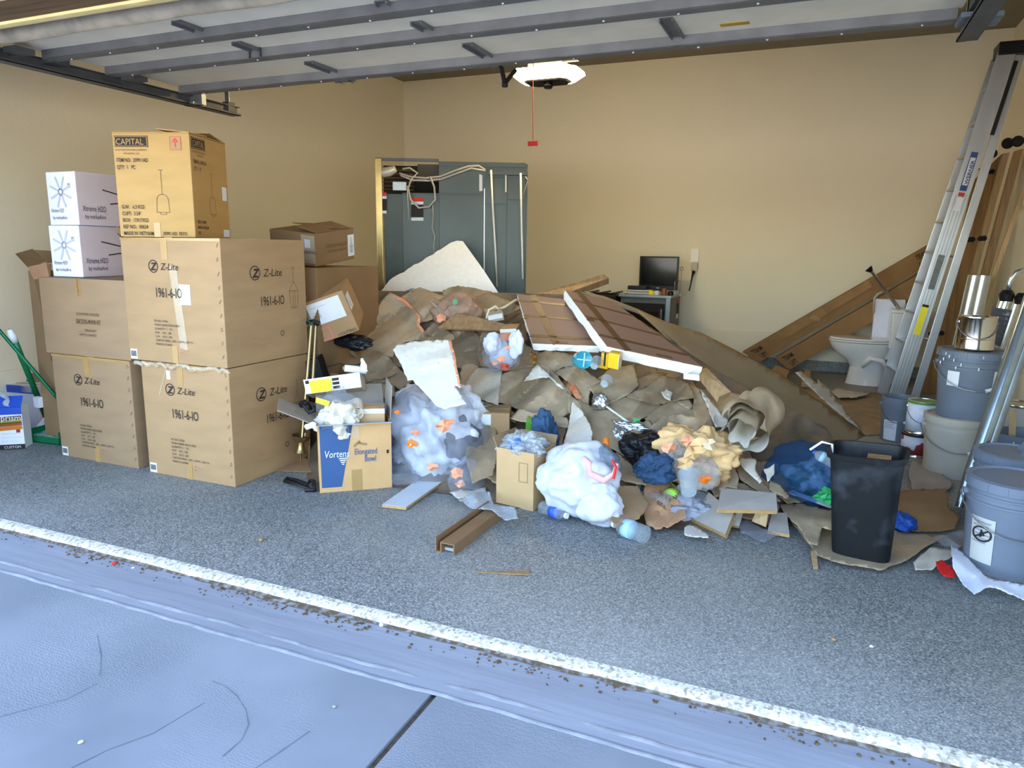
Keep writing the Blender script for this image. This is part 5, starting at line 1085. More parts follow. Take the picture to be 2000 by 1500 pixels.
b = MB(); b.tube([fy(950, 622, 4.8), fy(955, 605, 4.8), fy(968, 598, 4.85), fy(975, 604, 4.85), fy(968, 606, 4.85), fy(985, 600, 4.9), fy(1008, 585, 5.0)], .009, 8); tag(b.obj('rope', mat('cream_rope', '#cbbf9c', .8), smooth=True), 'cream rope lying over the top of the heap', 'rope')
slab('timber', 'long brown timber lying behind the foam boards', 'timber', [fy(1046, 574, 5.75), fy(1180, 535, 6.1), fy(1189, 543, 6.1), fy(1075, 584, 5.72)], .06, wood2)
slab('timber', 'brown timber under the rope at the top of the heap', 'timber', [fy(935, 600, 5.3), fy(1015, 575, 5.45), fy(1020, 585, 5.4), fy(945, 615, 5.25)], .05, card3)
# foil wand
fm = mat('foil', '#c8ccd0', .2, .9, var=.2, scale=30, bump=.6, bscale=40)
w0, w1, w2 = pile(1172, 785) + (CAM - pile(1172, 785)).normalized() * .19, pile(1232, 828) + (CAM - pile(1232, 828)).normalized() * .19, pile(1225, 845) + (CAM - pile(1225, 845)).normalized() * .17
t = thing('foil_wand', 'white stick with foil wrapped ends lying on the brown paper', 'stick', w1); MB().tube([w0, w1], .007, 10).obj('stick', white, t)
blob('foil_head', '', '', w0, (.05, .04, .05), fm, 95, .3, par=t, sub=4, crease=.2); blob('foil_tail', '', '', w1 + Vector((-.0, 0, -.02)), (.10, .03, .03), fm, 96, .5, par=t, sub=4, crease=.3); blob('foil_tail', '', '', w2 + Vector((-.05, -.02, -.04)), (.04, .03, .05), fm, 97, .5, par=t, sub=4, crease=.3)
scrap(t, (1243, 822), w1.y - .05, .02, MATS['green_scrap'] if 'green_scrap' in MATS else green, 5, 'green_scrap')
o = MB().tube([fy(1184, 858, 3.85), fy(1184, 872, 3.82)], .018, 10).obj('orange_tube', orange2, smooth=True); tag(o, 'orange tube poking out behind the white rubbish bag', 'tube')
b = MB(); b.tube([fl(1280, 935, .16), fl(1300, 938, .17), fl(1318, 952, .13), fl(1326, 968, .08)], .01, 8); tag(b.obj('yellow_hose', yellow, smooth=True), 'short curved yellow hose among the clear packaging', 'hose')
b = MB(); b.tube([fl(1235, 912, .22), fl(1270, 920, .2), fl(1305, 930, .22), fl(1300, 990, .02)], .006, 6); b.tube([fl(1305, 930, .22), fl(1350, 920, .22), fl(1375, 950, .14), fl(1400, 998, .03)], .006, 6); tag(b.obj('bent_wire', mat('rusty_wire', '#7a6244', .6)), 'bent brown wire frame standing among the clear packaging', 'wire')
blob('grey_rag', 'grey rag behind the takeaway bag', 'rag', fl(1330, 990, .06), (.13, .08, .05), mat('rag_grey', '#8a8c98', .9, var=.2), 98, .4, crease=.25)
for i, (x, y, k) in enumerate(((1275, 975, .06), (1300, 960, .05), (1355, 975, .06), (1320, 975, .05))): blob('clear_clamshell', ['clear crushed clamshell left of the lime bottle', 'clear crushed clamshell behind the lime bottle', 'clear crushed clamshell beside the round cup', 'clear crushed clamshell in front of the lime bottle'][i], 'packaging', fl(x, y, .09), (k, k * .8, k * .7), bagclear, 110 + i, .4, sub=4, crease=.2)
# white plank and brown corner guard on the floor
slab('white_plank', 'white painted plank lying on the floor before the clear bag', 'plank', [fz(746, 985, .022), fz(814, 938, .03), fz(864, 940, .03), fz(793, 990, .022)], .018, whiteboard_, woodedge)
A, B = fz(852, 1078, 0), fz(955, 1003, 0); ax = (B - A); L = ax.length; ya = math.degrees(math.atan2(ax.y, ax.x)); T = frame(A, ya)
t = thing('corner_guard', 'brown folded cardboard channel on the floor in front', 'cardboard', A + ax * .5); gm = mat('guard_brown', '#7c5f42', .6, var=.08); th = .006
MB().box((0, 0, 0), (L, th, .075), T).obj('flange', gm, t); MB().box((0, -.10, 0), (L, -.10 + th, .05), T).obj('flange', gm, t); MB().box((0, -.10, .05), (L, -.022, .05 + th), T).obj('web', gm, t); MB().box((0, -.028, .0), (L, -.022, .05), T).obj('flange', gm, t); MB().box((0, -.024, 0), (L, th, th), T).obj('web', gm, t)
MB().box((0.03, -.09, .005), (L, -.03, .02), T).obj('inner_sheet', mat('guard_inner', '#a8a49c', .6), t)
slab('wood_sliver', 'thin wood sliver lying alone on the grey floor', 'wood', [fz(925, 1116, .006), fz(1033, 1114, .008), fz(1035, 1122, .008), fz(980, 1120, .006)], .005, wood2)
# grey boards at the foot of the heap
G = 'grey faced boards at the foot of the heap'
def gb(label, pts, zs, th=.02, m=greyboard): return slab('grey_board', label, 'board', [fz(x, y, z) for (x, y), z in zip(pts, zs)], th, m, woodedge, G)
gb('grey board with broken tan edge, leftmost of the boards', K1([(740, 1165), (880, 980), (1060, 1130), (1000, 1290)]), (.03, .13, .10, .03), .03)
gb('short grey board between two others', K1([(1035, 1220), (1080, 1130), (1130, 1130), (1100, 1230)]), (.03, .08, .08, .03))
gb('rightmost low grey board under the stack', K1([(1310, 1260), (1340, 1130), (1450, 1130), (1470, 1290)]), (.03, .07, .07, .03))
gb('widest grey board, topmost of the stack', K1([(940, 1100), (970, 950), (1370, 985), (1382, 1112)]), (.14, .19, .19, .14), .025)
gb('pale blue grey board under the blue bag', K1([(1455, 985), (1490, 960), (1790, 1075), (1770, 1095)]), (.12, .14, .12, .09), .012, mat('blue_grey_board', '#8ea0b0', .5, var=.06))
slab('wooden_offcut', 'wrapped wooden offcut between the grey boards', 'wood', [fz(1468, 1018, .05), fz(1475, 1002, .10), fz(1500, 1004, .10), fz(1496, 1030, .03)], .06, wood)
slab('wooden_offcut', 'narrow wooden leg poking out under the paper by the wastebasket', 'wood', [fz(1584, 1075, .03), fz(1595, 1074, .03), fz(1598, 1107, .015), fz(1589, 1108, .015)], .014, wood)
# ================================================================ back of the garage
# fridge: two grey units side by side, machine compartment open at the top left
F0, F1 = fy(738, 560, 5.85), fy(1027, 560, 6.42)
fa = math.degrees(math.atan2(F1.y - F0.y, F1.x - F0.x)); FW = (Vector((F1.x - F0.x, F1.y - F0.y))).length
T = frame((F0.x, F0.y, 0), fa); FH = 2.235; FD = .62
t = thing('built_in_fridge', 'tall grey steel built-in fridge pair seen from the back', 'fridge', Vector((F0.x, F0.y, 0)))
fr_d = mat('fridge_dark', '#4c524e', .5, .3, var=.08)
u = FW / 289.0   # metres per photo pixel across the face
def fb(x0, x1, z0, z1, y0, y1, m, nm, bev=.004): return MB().box((x0 * u, y0, z0), (x1 * u, y1, z1), T).obj(nm, m, t, bevel=bev)
fb(14, 120, 0, 1.94, .02, FD, fr_d, 'cabinet_side'); fb(50, 120, 0, 1.95, .0, .03, fridge, 'back_panel')
fb(120, 289, 0, FH - .01, .0, FD, fridge, 'cabinet'); fb(120, 285, FH - .04, FH, -.006, FD, fridge, 'top_rim')
fb(50, 206, 1.935, 1.95, -.008, .0, fridge, 'seam_ledge'); fb(206, 208, 0, 2.0, -.004, .0, alu, 'seam'); fb(249, 250.5, 0, 1.95, -.006, .0, fridge, 'seam'); fb(208, 250, 1.86, 2.1, -.006, .0, fridge, 'upper_plate'); fb(251, 285, 1.9, 2.12, -.006, .0, fridge, 'upper_plate')
fb(212, 289, 2.12, 2.155, -.03, .0, fridge, 'front_bracket'); fb(285, 289, 0, FH - .05, .0, .02, steel, 'edge_strip')
fb(0, 12, 0, FH + .02, -.01, .03, mat('gilt_steel', '#a08a5c', .3, .8, var=.15), 'corner_post'); fb(-1, 120, FH, FH + .025, .0, .03, steel_d, 'compartment_rail'); fb(76, 120, FH - .02, FH + .005, .3, .33, steel, 'compartment_rail')
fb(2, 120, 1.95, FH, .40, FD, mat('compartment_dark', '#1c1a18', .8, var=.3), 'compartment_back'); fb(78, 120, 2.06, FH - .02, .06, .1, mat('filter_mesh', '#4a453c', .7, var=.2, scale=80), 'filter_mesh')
for k in range(6):
    z = 1.99 + k * .036; MB().tube([T @ Vector((8 * u, .2, z)), T @ Vector((66 * u, .22, z))], .011, 8).obj('coil', brass, t)
MB().tube([T @ Vector((14 * u, .02, 2.13)), T @ Vector((28 * u, .0, 2.14)), T @ Vector((38 * u, -.01, 2.16))], [.045, .045, .03], 14).obj('dryer_canister', mat('canister', '#c9c2b0', .4, .3), t, smooth='auto')
fb(32, 58, 1.97, 2.05, .0, .1, steel, 'control_box')
wirem = mat('tube_grey', '#a8a49a', .4, var=.1)
def fpt(px, py, dy=-.03): # point on the face in photo terms
    d = ray(px, py); o = T @ Vector((0, dy, 0)); n = T.to_3x3() @ Vector((0, 1, 0)); return CAM + d * ((o - CAM).dot(n) / d.dot(n))
for k, pts in enumerate([[(780, 338), (800, 345), (830, 348), (860, 345), (890, 333), (915, 325), (935, 324), (948, 332)], [(782, 342), (805, 352), (835, 353), (862, 350), (895, 338), (920, 329), (948, 334)], [(786, 330), (800, 328), (815, 338), (803, 350), (797, 368), (802, 390), (818, 406), (838, 404), (850, 390), (848, 365), (840, 345)], [(845, 400), (846, 420), (844, 445), (849, 462), (847, 480), (848, 500)], [(795, 362), (797, 400), (799, 430)], [(1026, 345), (1031, 352), (1026, 368), (1022, 380)]]):
    MB().tube([fpt(x, y, -.035 - .012 * k) for x, y in pts], .009 if k < 3 else .004, 8).obj('hose', wirem, t, smooth=True)
for pts in ([(959, 332), (962, 400), (967, 480), (971, 560)], [(1017, 338), (1018, 420), (1020, 500), (1021, 545)]): MB().tube([fpt(x, y, -.05) for x, y in pts], .010, 8).obj('drain_tube', mat('pale_tube', '#d8d8d0', .4), t, smooth=True)
MB().tube([fpt(988, 336, -.02), fpt(988, 375, -.02)], .008, 6).obj('drain_tube', MATS['pale_tube'], t)
for (x0, y0, x1, y1) in ((803, 386, 827, 431), (745, 376, 755, 417)):
    for (a, c, mm) in ((0, .17, redp), (.17, .3, white), (.3, .86, ink), (.86, 1, white)):
        yy0, yy1 = y0 + (y1 - y0) * a, y0 + (y1 - y0) * c; q = [fpt(x, y, -.004) for x, y in ((x0, yy0), (x1, yy0), (x1, yy1), (x0, yy1))]; q2 = [fpt(x, y, -.001) for x, y in ((x0, yy0), (x1, yy0), (x1, yy1), (x0, yy1))]; MB().prism(q, q2).obj('warning_label', mm, t)
q = [fpt(x, y, -.006) for x, y in ((936, 340), (942, 342), (942, 373), (936, 373))]; MB().prism(q, [fpt(x, y, .0) for x, y in ((936, 340), (942, 342), (942, 373), (936, 373))]).obj('pale_label', white, t)
# wall oven / range near the back wall, with clutter on top
Y0 = 8.75; oc = fy(1310, 578, Y0); oz = oc.z
ol, orr = fy(1212, 575, Y0), fy(1368, 565, 9.35)
ovm = mat('oven_grey', '#5c5d5a', .5, .2, var=.06)
t = thing('range_oven', 'grey steel range oven by the back wall with clutter on top', 'oven', Vector((oc.x, Y0, 0)))
x0, x1 = ol.x, oc.x; yb = Y0 + .62
MB().box((x0, Y0 + .02, 0), (x1, yb, oz - .02)).obj('cabinet', ovm, t, bevel=.006)
MB().box((x1 - .001, Y0 + .03, .02), (x1 + .004, yb, oz - .02)).obj('side_panel', ovm, t); MB().box((x1 - .05, Y0 - .01, .02), (x1, Y0 + .03, oz - .02)).obj('front_frame', steel, t)
MB().box((x0 - .02, Y0 - .02, oz - .03), (x1 + .01, yb, oz)).obj('cooktop', steel, t, bevel=.004)
MB().box((x0 + .03, Y0 - .012, .12), (x1 - .07, Y0 + .02, oz - .10)).obj('door', blackm, t, bevel=.004); MB().box((x0 + .06, Y0 - .016, .40), (x1 - .14, Y0 - .010, oz - .2)).obj('door_window', mat('oven_glass', '#1a1512', .08, var=.1, spec=.6), t)
MB().tube([(x1 - .10, Y0 - .04, .2), (x1 - .10, Y0 - .04, oz - .16)], .012, 8).obj('door_handle', chrome, t)
MB().prism([(x1 + .01, Y0 + .1, oz), (x1 + .01, yb, oz), (x1 + .01, yb, oz + .10)], [(x1 - .3, Y0 + .3, oz), (x1 - .3, yb, oz), (x1 - .3, yb, oz + .06)]).obj('back_guard', white, t)
for (a, c, mm) in ((0, .2, redp), (.2, .75, ink), (.75, 1, white)):
    z0, z1 = oz - .07 - .24 * c, oz - .07 - .24 * a; MB().box((x1 + .004, yb - .22, z0), (x1 + .007, yb - .07, z1)).obj('warning_label', mm, t)
# low dark stove left of it
a = fy(1150, 575, 8.3); t2 = thing('black_stove', 'low black stove mostly hidden behind the foam boards', 'stove', Vector((a.x, 8.5, 0)))
sx1 = x0 - .06; MB().box((sx1 - .75, Y0, 0), (sx1, Y0 + .6, oz - .03)).obj('cabinet', blackm, t2, bevel=.006); b = MB()
for k in range(5): b.tube([(sx1 - .7 + k * .16, Y0 + .05, oz), (sx1 - .7 + k * .16, Y0 + .55, oz)], .012, 6)
b.tube([(sx1 - .72, Y0 + .1, oz - .005), (sx1 - .02, Y0 + .1, oz - .005)], .012, 6); b.obj('grate', black, t2); MB().box((sx1 - .5, Y0 - .01, .3), (sx1 - .15, Y0, oz - .12)).obj('door_window', MATS['oven_glass'], t2)
t = thing('monitor', 'black flat screen monitor standing on the range oven', 'monitor', fy(1285, 565, 9.1))
m0, m1 = fy(1250, 500, 9.1), fy(1323, 563, 9.1); zb, zt_ = oz + .05, m0.z
MB().box((m0.x, 9.1, zb), (m1.x, 9.14, zt_)).obj('bezel', black, t, bevel=.006); MB().box((m0.x + .02, 9.096, zb + .05), (m1.x - .02, 9.101, zt_ - .02)).obj('screen', mat('dark_screen', '#050506', .12, var=0, spec=.5), t)
MB().box((m0.x + .17, 9.11, oz), (m1.x - .17, 9.16, zb + .02)).obj('stand', black, t); MB().box((m0.x + .1, 9.05, oz), (m1.x - .1, 9.25, oz + .012)).obj('foot', black, t); MB().box((.5 * (m0.x + m1.x) - .02, 9.094, zb + .015), (.5 * (m0.x + m1.x) + .02, 9.099, zb + .03)).obj('badge', greyp, t)
t = thing('towel_holder', 'chrome wire paper towel holder beside the monitor', 'holder', fy(1328, 568, 9.05)); c = fy(1329, 570, 9.05); c.z = oz; b = MB(); b.tube([c, c + Vector((0, 0, .30))], .006, 8); b.tube([c + Vector((0, 0, .30)) + Vector((.02 * math.cos(a), 0, .02 + .02 * math.sin(a))) for a in [i * .6 - 1.5 for i in range(11)]], .005, 6)
b.obj('post', chrome, t); b = MB(); b.tube([c + Vector((-.07, -.02, 0)), c + Vector((-.07, -.02, .16)), c + Vector((-.04, -.02, .19)), c + Vector((-.01, -.02, .16)), c + Vector((-.01, -.02, 0))], .005, 6); b.obj('side_loop', chrome, t); MB().lathe([(0, 0), (.08, 0), (.08, .008), (0, .01)], Matrix.Translation(c), 20).obj('base', chrome, t)
MB_ = [(1242, 563, .16, .05, black, 'black device on papers left of the monitor', 'device'), ]
c = fy(1245, 568, 8.95); tag(MB().box((c.x - .11, 8.88, oz + .055), (c.x + .12, 9.02, oz + .10)).obj('black_device', black, bevel=.006), 'flat black device on the papers left of the monitor', 'device')
rs = random.Random(6)
for k in range(4): tag(MB().box((c.x - .13 + rs.uniform(-.02, .05), 8.83 + rs.uniform(0, .04), oz + .001 + k * .013), (c.x + .14 + rs.uniform(-.02, .05), 9.04, oz + .012 + k * .013)).obj('paper_stack', [white, kraft_w, greyboard, white][k]), ['bottom', 'second', 'third', 'top'][k] + ' sheaf of the paper pile left of the monitor', 'papers', 'papers on the range oven')
for k, (px, mm, nm, l) in enumerate(((1272, yellow, 'yellow_tape_reel', 'small yellow reel on the range oven'), (1283, white, 'white_cup', 'small white cup before the monitor'), (1297, mat('amber', '#8c4a2c', .3), 'amber_jar', 'small amber jar under the monitor'), (1310, black, 'black_clip', 'small black box right of the amber jar'))):
    c = fy(px, 572, 8.85); c.z = oz + .001; tag(MB().lathe([(0, 0), (.035, 0), (.038, .02), (.03, .05 + .03 * (k == 2)), (0, .05 + .03 * (k == 2))], Matrix.Translation(c), 16).obj(nm, mm, smooth='auto'), l, nm.split('_')[-1])
# wall outlet with a plugged adapter
t = thing('wall_outlet', 'white wall outlet with a plug and black cord on the back wall', 'outlet', fy(1357, 500, YB))
q0, q1 = fy(1350, 486, YB - .01), fy(1364, 515, YB - .01); MB().box((q0.x, YB - .02, q1.z), (q1.x, YB, q0.z)).obj('cover', mat('outlet_white', '#f2efe4', .4, var=0), t, bevel=.004)
q0, q1 = fy(1351, 512, YB - .05), fy(1361, 528, YB - .05); MB().box((q0.x, YB - .07, q1.z), (q1.x, YB - .02, q0.z)).obj('adapter', mat('adapter_cream', '#c4bca8', .4), t, bevel=.006)
MB().tube([fy(1355, 530, YB - .06), fy(1352, 540, YB - .08), fy(1349, 556, YB - .12), fy(1346, 568, YB - .15)], [.025, .012, .008, .008], 8).obj('cord', black, t, smooth=True)

# ---------------------------------------------------------------- long boxes, toilet, rod
def longbox(label, px, Y, th):
    p = [fy(x, y, Y) for x, y in px]; t = slab('long_carton', label, 'box', p, th, mat('dim_card', '#8c6a44', .75, var=.06), mat('dim_card_edge', '#75583a', .8), 'long cartons leaning on the back wall'); n = Vector((0, -1, 0)); return t, p
def qtext(t, p, s, u0, v0, su, sv, m):
    b = MB(); k = 0
    for line in s.split('\n'):
        vs, f = text_geo(line, 1, .02); b.add([lerp4(p, u0 + q.x * su, v0 - q.y * sv + k * sv * 1.1) + Vector((0, -.006, 0)) for q in vs], f); k += 1
    b.obj('lettering', m, t)
t, p = longbox('upper long leaning carton lettered TEAM LIFT with a torn patch', [(1450, 688), (1814, 478), (1822, 512), (1483, 707)], 9.30, .14)
qtext(t, p, 'TEAM\n LIFT', .03, .45, .022, .40, ink); qtext(t, p, 'TEAM\n LIFT', .93, .45, .022, .40, ink)
for (a, c, v0, v1) in ((.20, .45, .02, .55), (.48, .70, .0, .5)): q = [lerp4(p, *x) + Vector((0, -.02, 0)) for x in ((a, v0), (c, v0), (c, v1), (a, v1))]; MB().prism(q, [x + Vector((0, .016, 0)) for x in q]).obj('torn_layer', mat('torn_layer', '#94724a', .8), t)
q = [lerp4(p, *x) + Vector((0, -.03, 0)) for x in ((.37, .2), (.40, .15), (.41, .6), (.39, .7))]; MB().prism(q, [x + Vector((0, .01, 0)) for x in q]).obj('torn_scrap', card, t)
t, p = longbox('lower long leaning carton lettered TEAM LIFT', [(1514, 699), (1800, 532), (1812, 568), (1541, 722)], 9.16, .14)
qtext(t, p, 'TEAM\n LIFT', .03, .45, .028, .40, ink)
tw = fz(1690, 750); S_ = mpp(tw)
t = thing('toilet', 'white porcelain toilet standing by the back wall', 'toilet', tw)
rim = tw.z + .50; bx = fy(1680, 690, tw.y).x
def egg(z, cx, a, b_, n=28): return [Vector((cx + (a if math.cos(q) > 0 else a * 1.15) * math.cos(q), tw.y + b_ * math.sin(q), z)) for q in [2 * math.pi * i / n for i in range(n)]]
b = MB(); rings = [egg(0, bx + .10, .20, .13), egg(.04, bx + .10, .19, .125), egg(.20, bx + .10, .17, .11), egg(.28, bx + .08, .2, .13), egg(.36, bx + .04, .27, .18), egg(.44, bx + .02, .30, .20), egg(.475, bx + .02, .31, .205)]
vs = [q for r in rings for q in r]; n = 28; b.add(vs, [(i * n + k, i * n + (k + 1) % n, (i + 1) * n + (k + 1) % n, (i + 1) * n + k) for i in range(6) for k in range(n)] + [tuple(range(n - 1, -1, -1)), tuple(6 * n + k for k in range(n))]); b.obj('bowl', porc, t, smooth='auto')
b = MB(); b.prism(egg(.480, bx + .02, .315, .21), egg(.50, bx + .02, .315, .21)); b.obj('seat', porc, t, bevel=.004); b = MB(); b.prism(egg(.504, bx + .02, .31, .205), egg(.525, bx + .02, .30, .20)); b.obj('lid', porc, t, bevel=.006)
tx = fy(1735, 650, tw.y).x; MB().box((tx, tw.y - .22, .44), (tx + .22, tw.y + .22, .83)).obj('tank', porc, t, bevel=.02); MB().box((tx - .01, tw.y - .235, .83), (tx + .23, tw.y + .235, .865)).obj('tank_lid', porc, t, bevel=.01); MB().box((bx + .18, tw.y - .10, .30), (tx + .1, tw.y + .10, .46)).obj('tank_shelf', porc, t, bevel=.03)
MB().tube([fy(1682, 716, tw.y - .15), fy(1700, 700, tw.y - .17), fy(1722, 705, tw.y - .16), fy(1735, 722, tw.y - .14)], .03, 10).obj('trapway_relief', porc, t, smooth=True)
t = thing('chrome_rod', 'chrome rod with a black foot leaning against the long cartons', 'rod', fy(1765, 617, 8.9)); MB().tube([fy(1702, 530, 9.0), fy(1768, 620, 8.85)], .018, 10).obj('tube', chrome, t, smooth='auto'); MB().tube([fy(1696, 524, 9.0), fy(1702, 530, 9.0)], [.045, .02], 12).obj('foot', black, t)
b = MB(); b.tube([fy(1724, 570, 8.95), fy(1714, 574, 8.95), fy(1708, 582, 8.95), fy(1706, 612, 8.95)], .012, 8); tag(b.obj('bent_pipe', wirem, smooth=True), 'bent pale pipe hooked over the chrome rod', 'pipe')
t, T = carton('white_carton', 'white opened carton behind the toilet tank', Vector((fy(1760, 640, 9.2).x, 9.05, 0)), 0, .30, .22, .95, whitebox)
for i, (pl, zz, lab) in enumerate(((crop(1500, 700, .32, [(380, 200), (430, 180), (520, 200), (620, 210), (540, 240), (430, 240)]), .05, 'grey plastic film crumpled on the floor before the toilet'),)):
    sheet('plastic_film', lab, pl, mat('film_grey', '#b3aea4', .5), .02, .04, 130 + i, 5, surf=lambda x, y: fz(x, y, .03), cat='plastic', lam=(.2, .1, .06))
sheet('floor_paper', 'brown protective paper spread on the floor before the toilet', [(1560, 760), (1640, 765), (1760, 770), (1800, 800), (1740, 850), (1690, 850), (1620, 795)], kraft_d, .005, .008, 133, 10, surf=lambda x, y: fz(x, y, .004))
slab('wooden_offcut', 'short pale wood block at the end of the lower long carton', 'wood', [fz(1565, 747, .06), fz(1572, 722, .10), fz(1584, 724, .10), fz(1580, 748, .06)], .05, wood)
slab('wooden_offcut', 'small brown block behind the leaning board', 'wood', [fz(1508, 722, .12), fz(1515, 712, .14), fz(1542, 724, .12), fz(1538, 732, .10)], .06, card)

# ================================================================ ladder and timbers on the right
def bar(b, a, c, w, d, wdir):
    a, c = Vector(a), Vector(c); ax = (c - a).normalized(); wd = Vector(wdir); wd = (wd - ax * wd.dot(ax)).normalized(); dd = ax.cross(wd)
    q = [(-w / 2, -d / 2), (w / 2, -d / 2), (w / 2, d / 2), (-w / 2, d / 2)]
    return b.prism([a + wd * x + dd * y for x, y in q], [c + wd * x + dd * y for x, y in q])
YN, YFAR = 7.85, 8.35
nf, ntp = fz(1746, 786), fy(1968, 98, YN); nf.y = YN; nf.x = fy(1746, 786, YN).x; nf.z = 0
ff, ftp = Vector((fy(1722, 770, YFAR).x, YFAR, 0)), fy(1948, 118, YFAR - .15)
rf_, rtp = Vector((fy(1783, 786, YN + .04).x, YN + .04, 0)), fy(1992, 108, YN + .04)
t = thing('step_ladder', 'tall aluminium step ladder leaning by the right wall', 'ladder', nf)
XD = (1, 0, 0)
for a, c, w, nm, mm in ((nf, ntp, .135, 'front_rail', alu), (ff, ftp, .10, 'front_rail', alu), (rf_, rtp, .07, 'rear_rail', alu)):
    b = MB(); bar(b, a, c, w, .03, XD); o = b.obj(nm, mm, t, bevel=.003)
    if nm == 'front_rail' and w > .12:
        for k in (-.04, -.015, .015, .04): bb = MB(); off = Vector((k, -.017, 0)); bar(bb, a + off, a + (c - a) * .62 + off, .006, .004, XD); bb.obj('rib', steel, o)
for k in range(1, 11):
    s = k / 11; a, c = nf + (ntp - nf) * s, ff + (ftp - ff) * s; MB().box((0, 0, 0), (.09, (c - a).length, .022), Matrix.Translation(a + Vector((-.05, 0, 0))) @ Matrix.Rotation(math.atan2(-(c.x - a.x), c.y - a.y), 4, 'Z')).obj('step', alu, t)
for k in (.2, .45, .7): b = MB(); a, c = rf_ + (rtp - rf_) * k, ff + (ftp - ff) * k + Vector((.12, 0, 0)); b.tube([a, c], .012, 6); b.obj('brace', steel, t)
b = MB(); b.box((ntp.x - .07, YN - .03, ntp.z - .04), (rtp.x + .06, YN + .22, ntp.z + .07)); b.obj('top_cap', black, t, bevel=.008)
b = MB(); bar(b, ntp + (nf - ntp) * .03 + Vector((.09, -.005, 0)), ntp + (nf - ntp) * .22 + Vector((.09, -.005, 0)), .03, .03, XD); b.obj('black_brace', black, t)
def rl(s0, s1, w, m, nm, dx=0): b = MB(); a, c = nf + (ntp - nf) * s0, nf + (ntp - nf) * s1; o = Vector((dx, -.0225, 0)); bar(b, a + o, c + o, w, .004, XD); return b.obj(nm, m, t)
rl(.63, .735, .055, blue, 'logo_ellipse'); o_ = rl(.645, .72, .042, white, 'logo_panel'); o_.location.y -= .003
rdir = (ntp - nf).normalized()
a = nf + (ntp - nf) * .648 + Vector((.018, -.031, -.004)); vs, f_ = text_geo('WERNER', .05, .02); side = Vector((-rdir.z, 0, rdir.x)).normalized() * .75; MB().add([a + rdir * q.x * 1.05 + side * q.y for q in vs], f_).obj('logo_lettering', blue, t)
rl(.615, .625, .05, redp, 'label'); rl(.575, .612, .05, white, 'label'); rl(.35, .45, .055, mat('grey_label', '#6c7070', .5, var=.2, scale=60), 'label'); rl(.215, .30, .055, yellow, 'yellow_label', .0); rl(.298, .305, .055, ink, 'label_head')
# timber frames with black grips
knob = blackm
def timber(label, px, Y, th, m, grips=(), nm='leaning_plank'):
    p = [fy(x, y, Y) for x, y in px]; t = slab(nm, label, 'timber', p, th, m, wood, None)
    for (x, y, n, r) in grips:
        for k in range(n): c = fy(x + k * 7, y - k * .5, Y - .03); MB().lathe([(0, -.02), (r, -.015), (r * 1.15, 0), (r * .8, .02), (0, .022)], Matrix.Translation(c) @ Matrix.Rotation(math.pi / 2, 4, 'X'), 12).obj('black_grip', knob, t, smooth='auto')
    return t
timber('wide pine panel behind the ladder with rows of black grips', [(1902, 352), (1958, 300), (1838, 800), (1795, 800)], 8.6, .04, mat('pine_panel', '#8f6c44', .65, var=.22, scale=3, stretch=(10, 10, .5)), [(1878, 469, 4, .022), (1818, 652, 4, .022), (1924, 336, 3, .02), (1938, 300, 1, .04)])
timber('pine edge strip along the wide panel, leaning', [(1959, 300), (1972, 298), (1880, 640), (1866, 640)], 8.35, .06, wood, [(1968, 280, 1, .045)])
timber('reddish timber leaning beside the pine strip', [(1982, 295), (1999, 290), (1905, 640), (1889, 640)], 8.3, .06, wood2, [(1988, 276, 1, .045), (1915, 466, 2, .022)])
timber('thin pine strip leaning nearest the right wall', [(1996, 372), (2006, 372), (1906, 650), (1896, 650)], 7.6, .03, wood)
t = thing('duct_pair', 'two shiny galvanised duct pipes leaning behind the paint cans', 'duct', fy(1850, 790, 7.2)); 
for (x0, x1) in ((1905, 1846), (1922, 1866)): MB().tube([fy(x0, 538, 7.3), fy(x1 - 8, 836, 7.3)], .055, 18).obj('pipe', mat('shiny_duct', '#c6ced0', .22, .9, var=.08), t, smooth='auto')
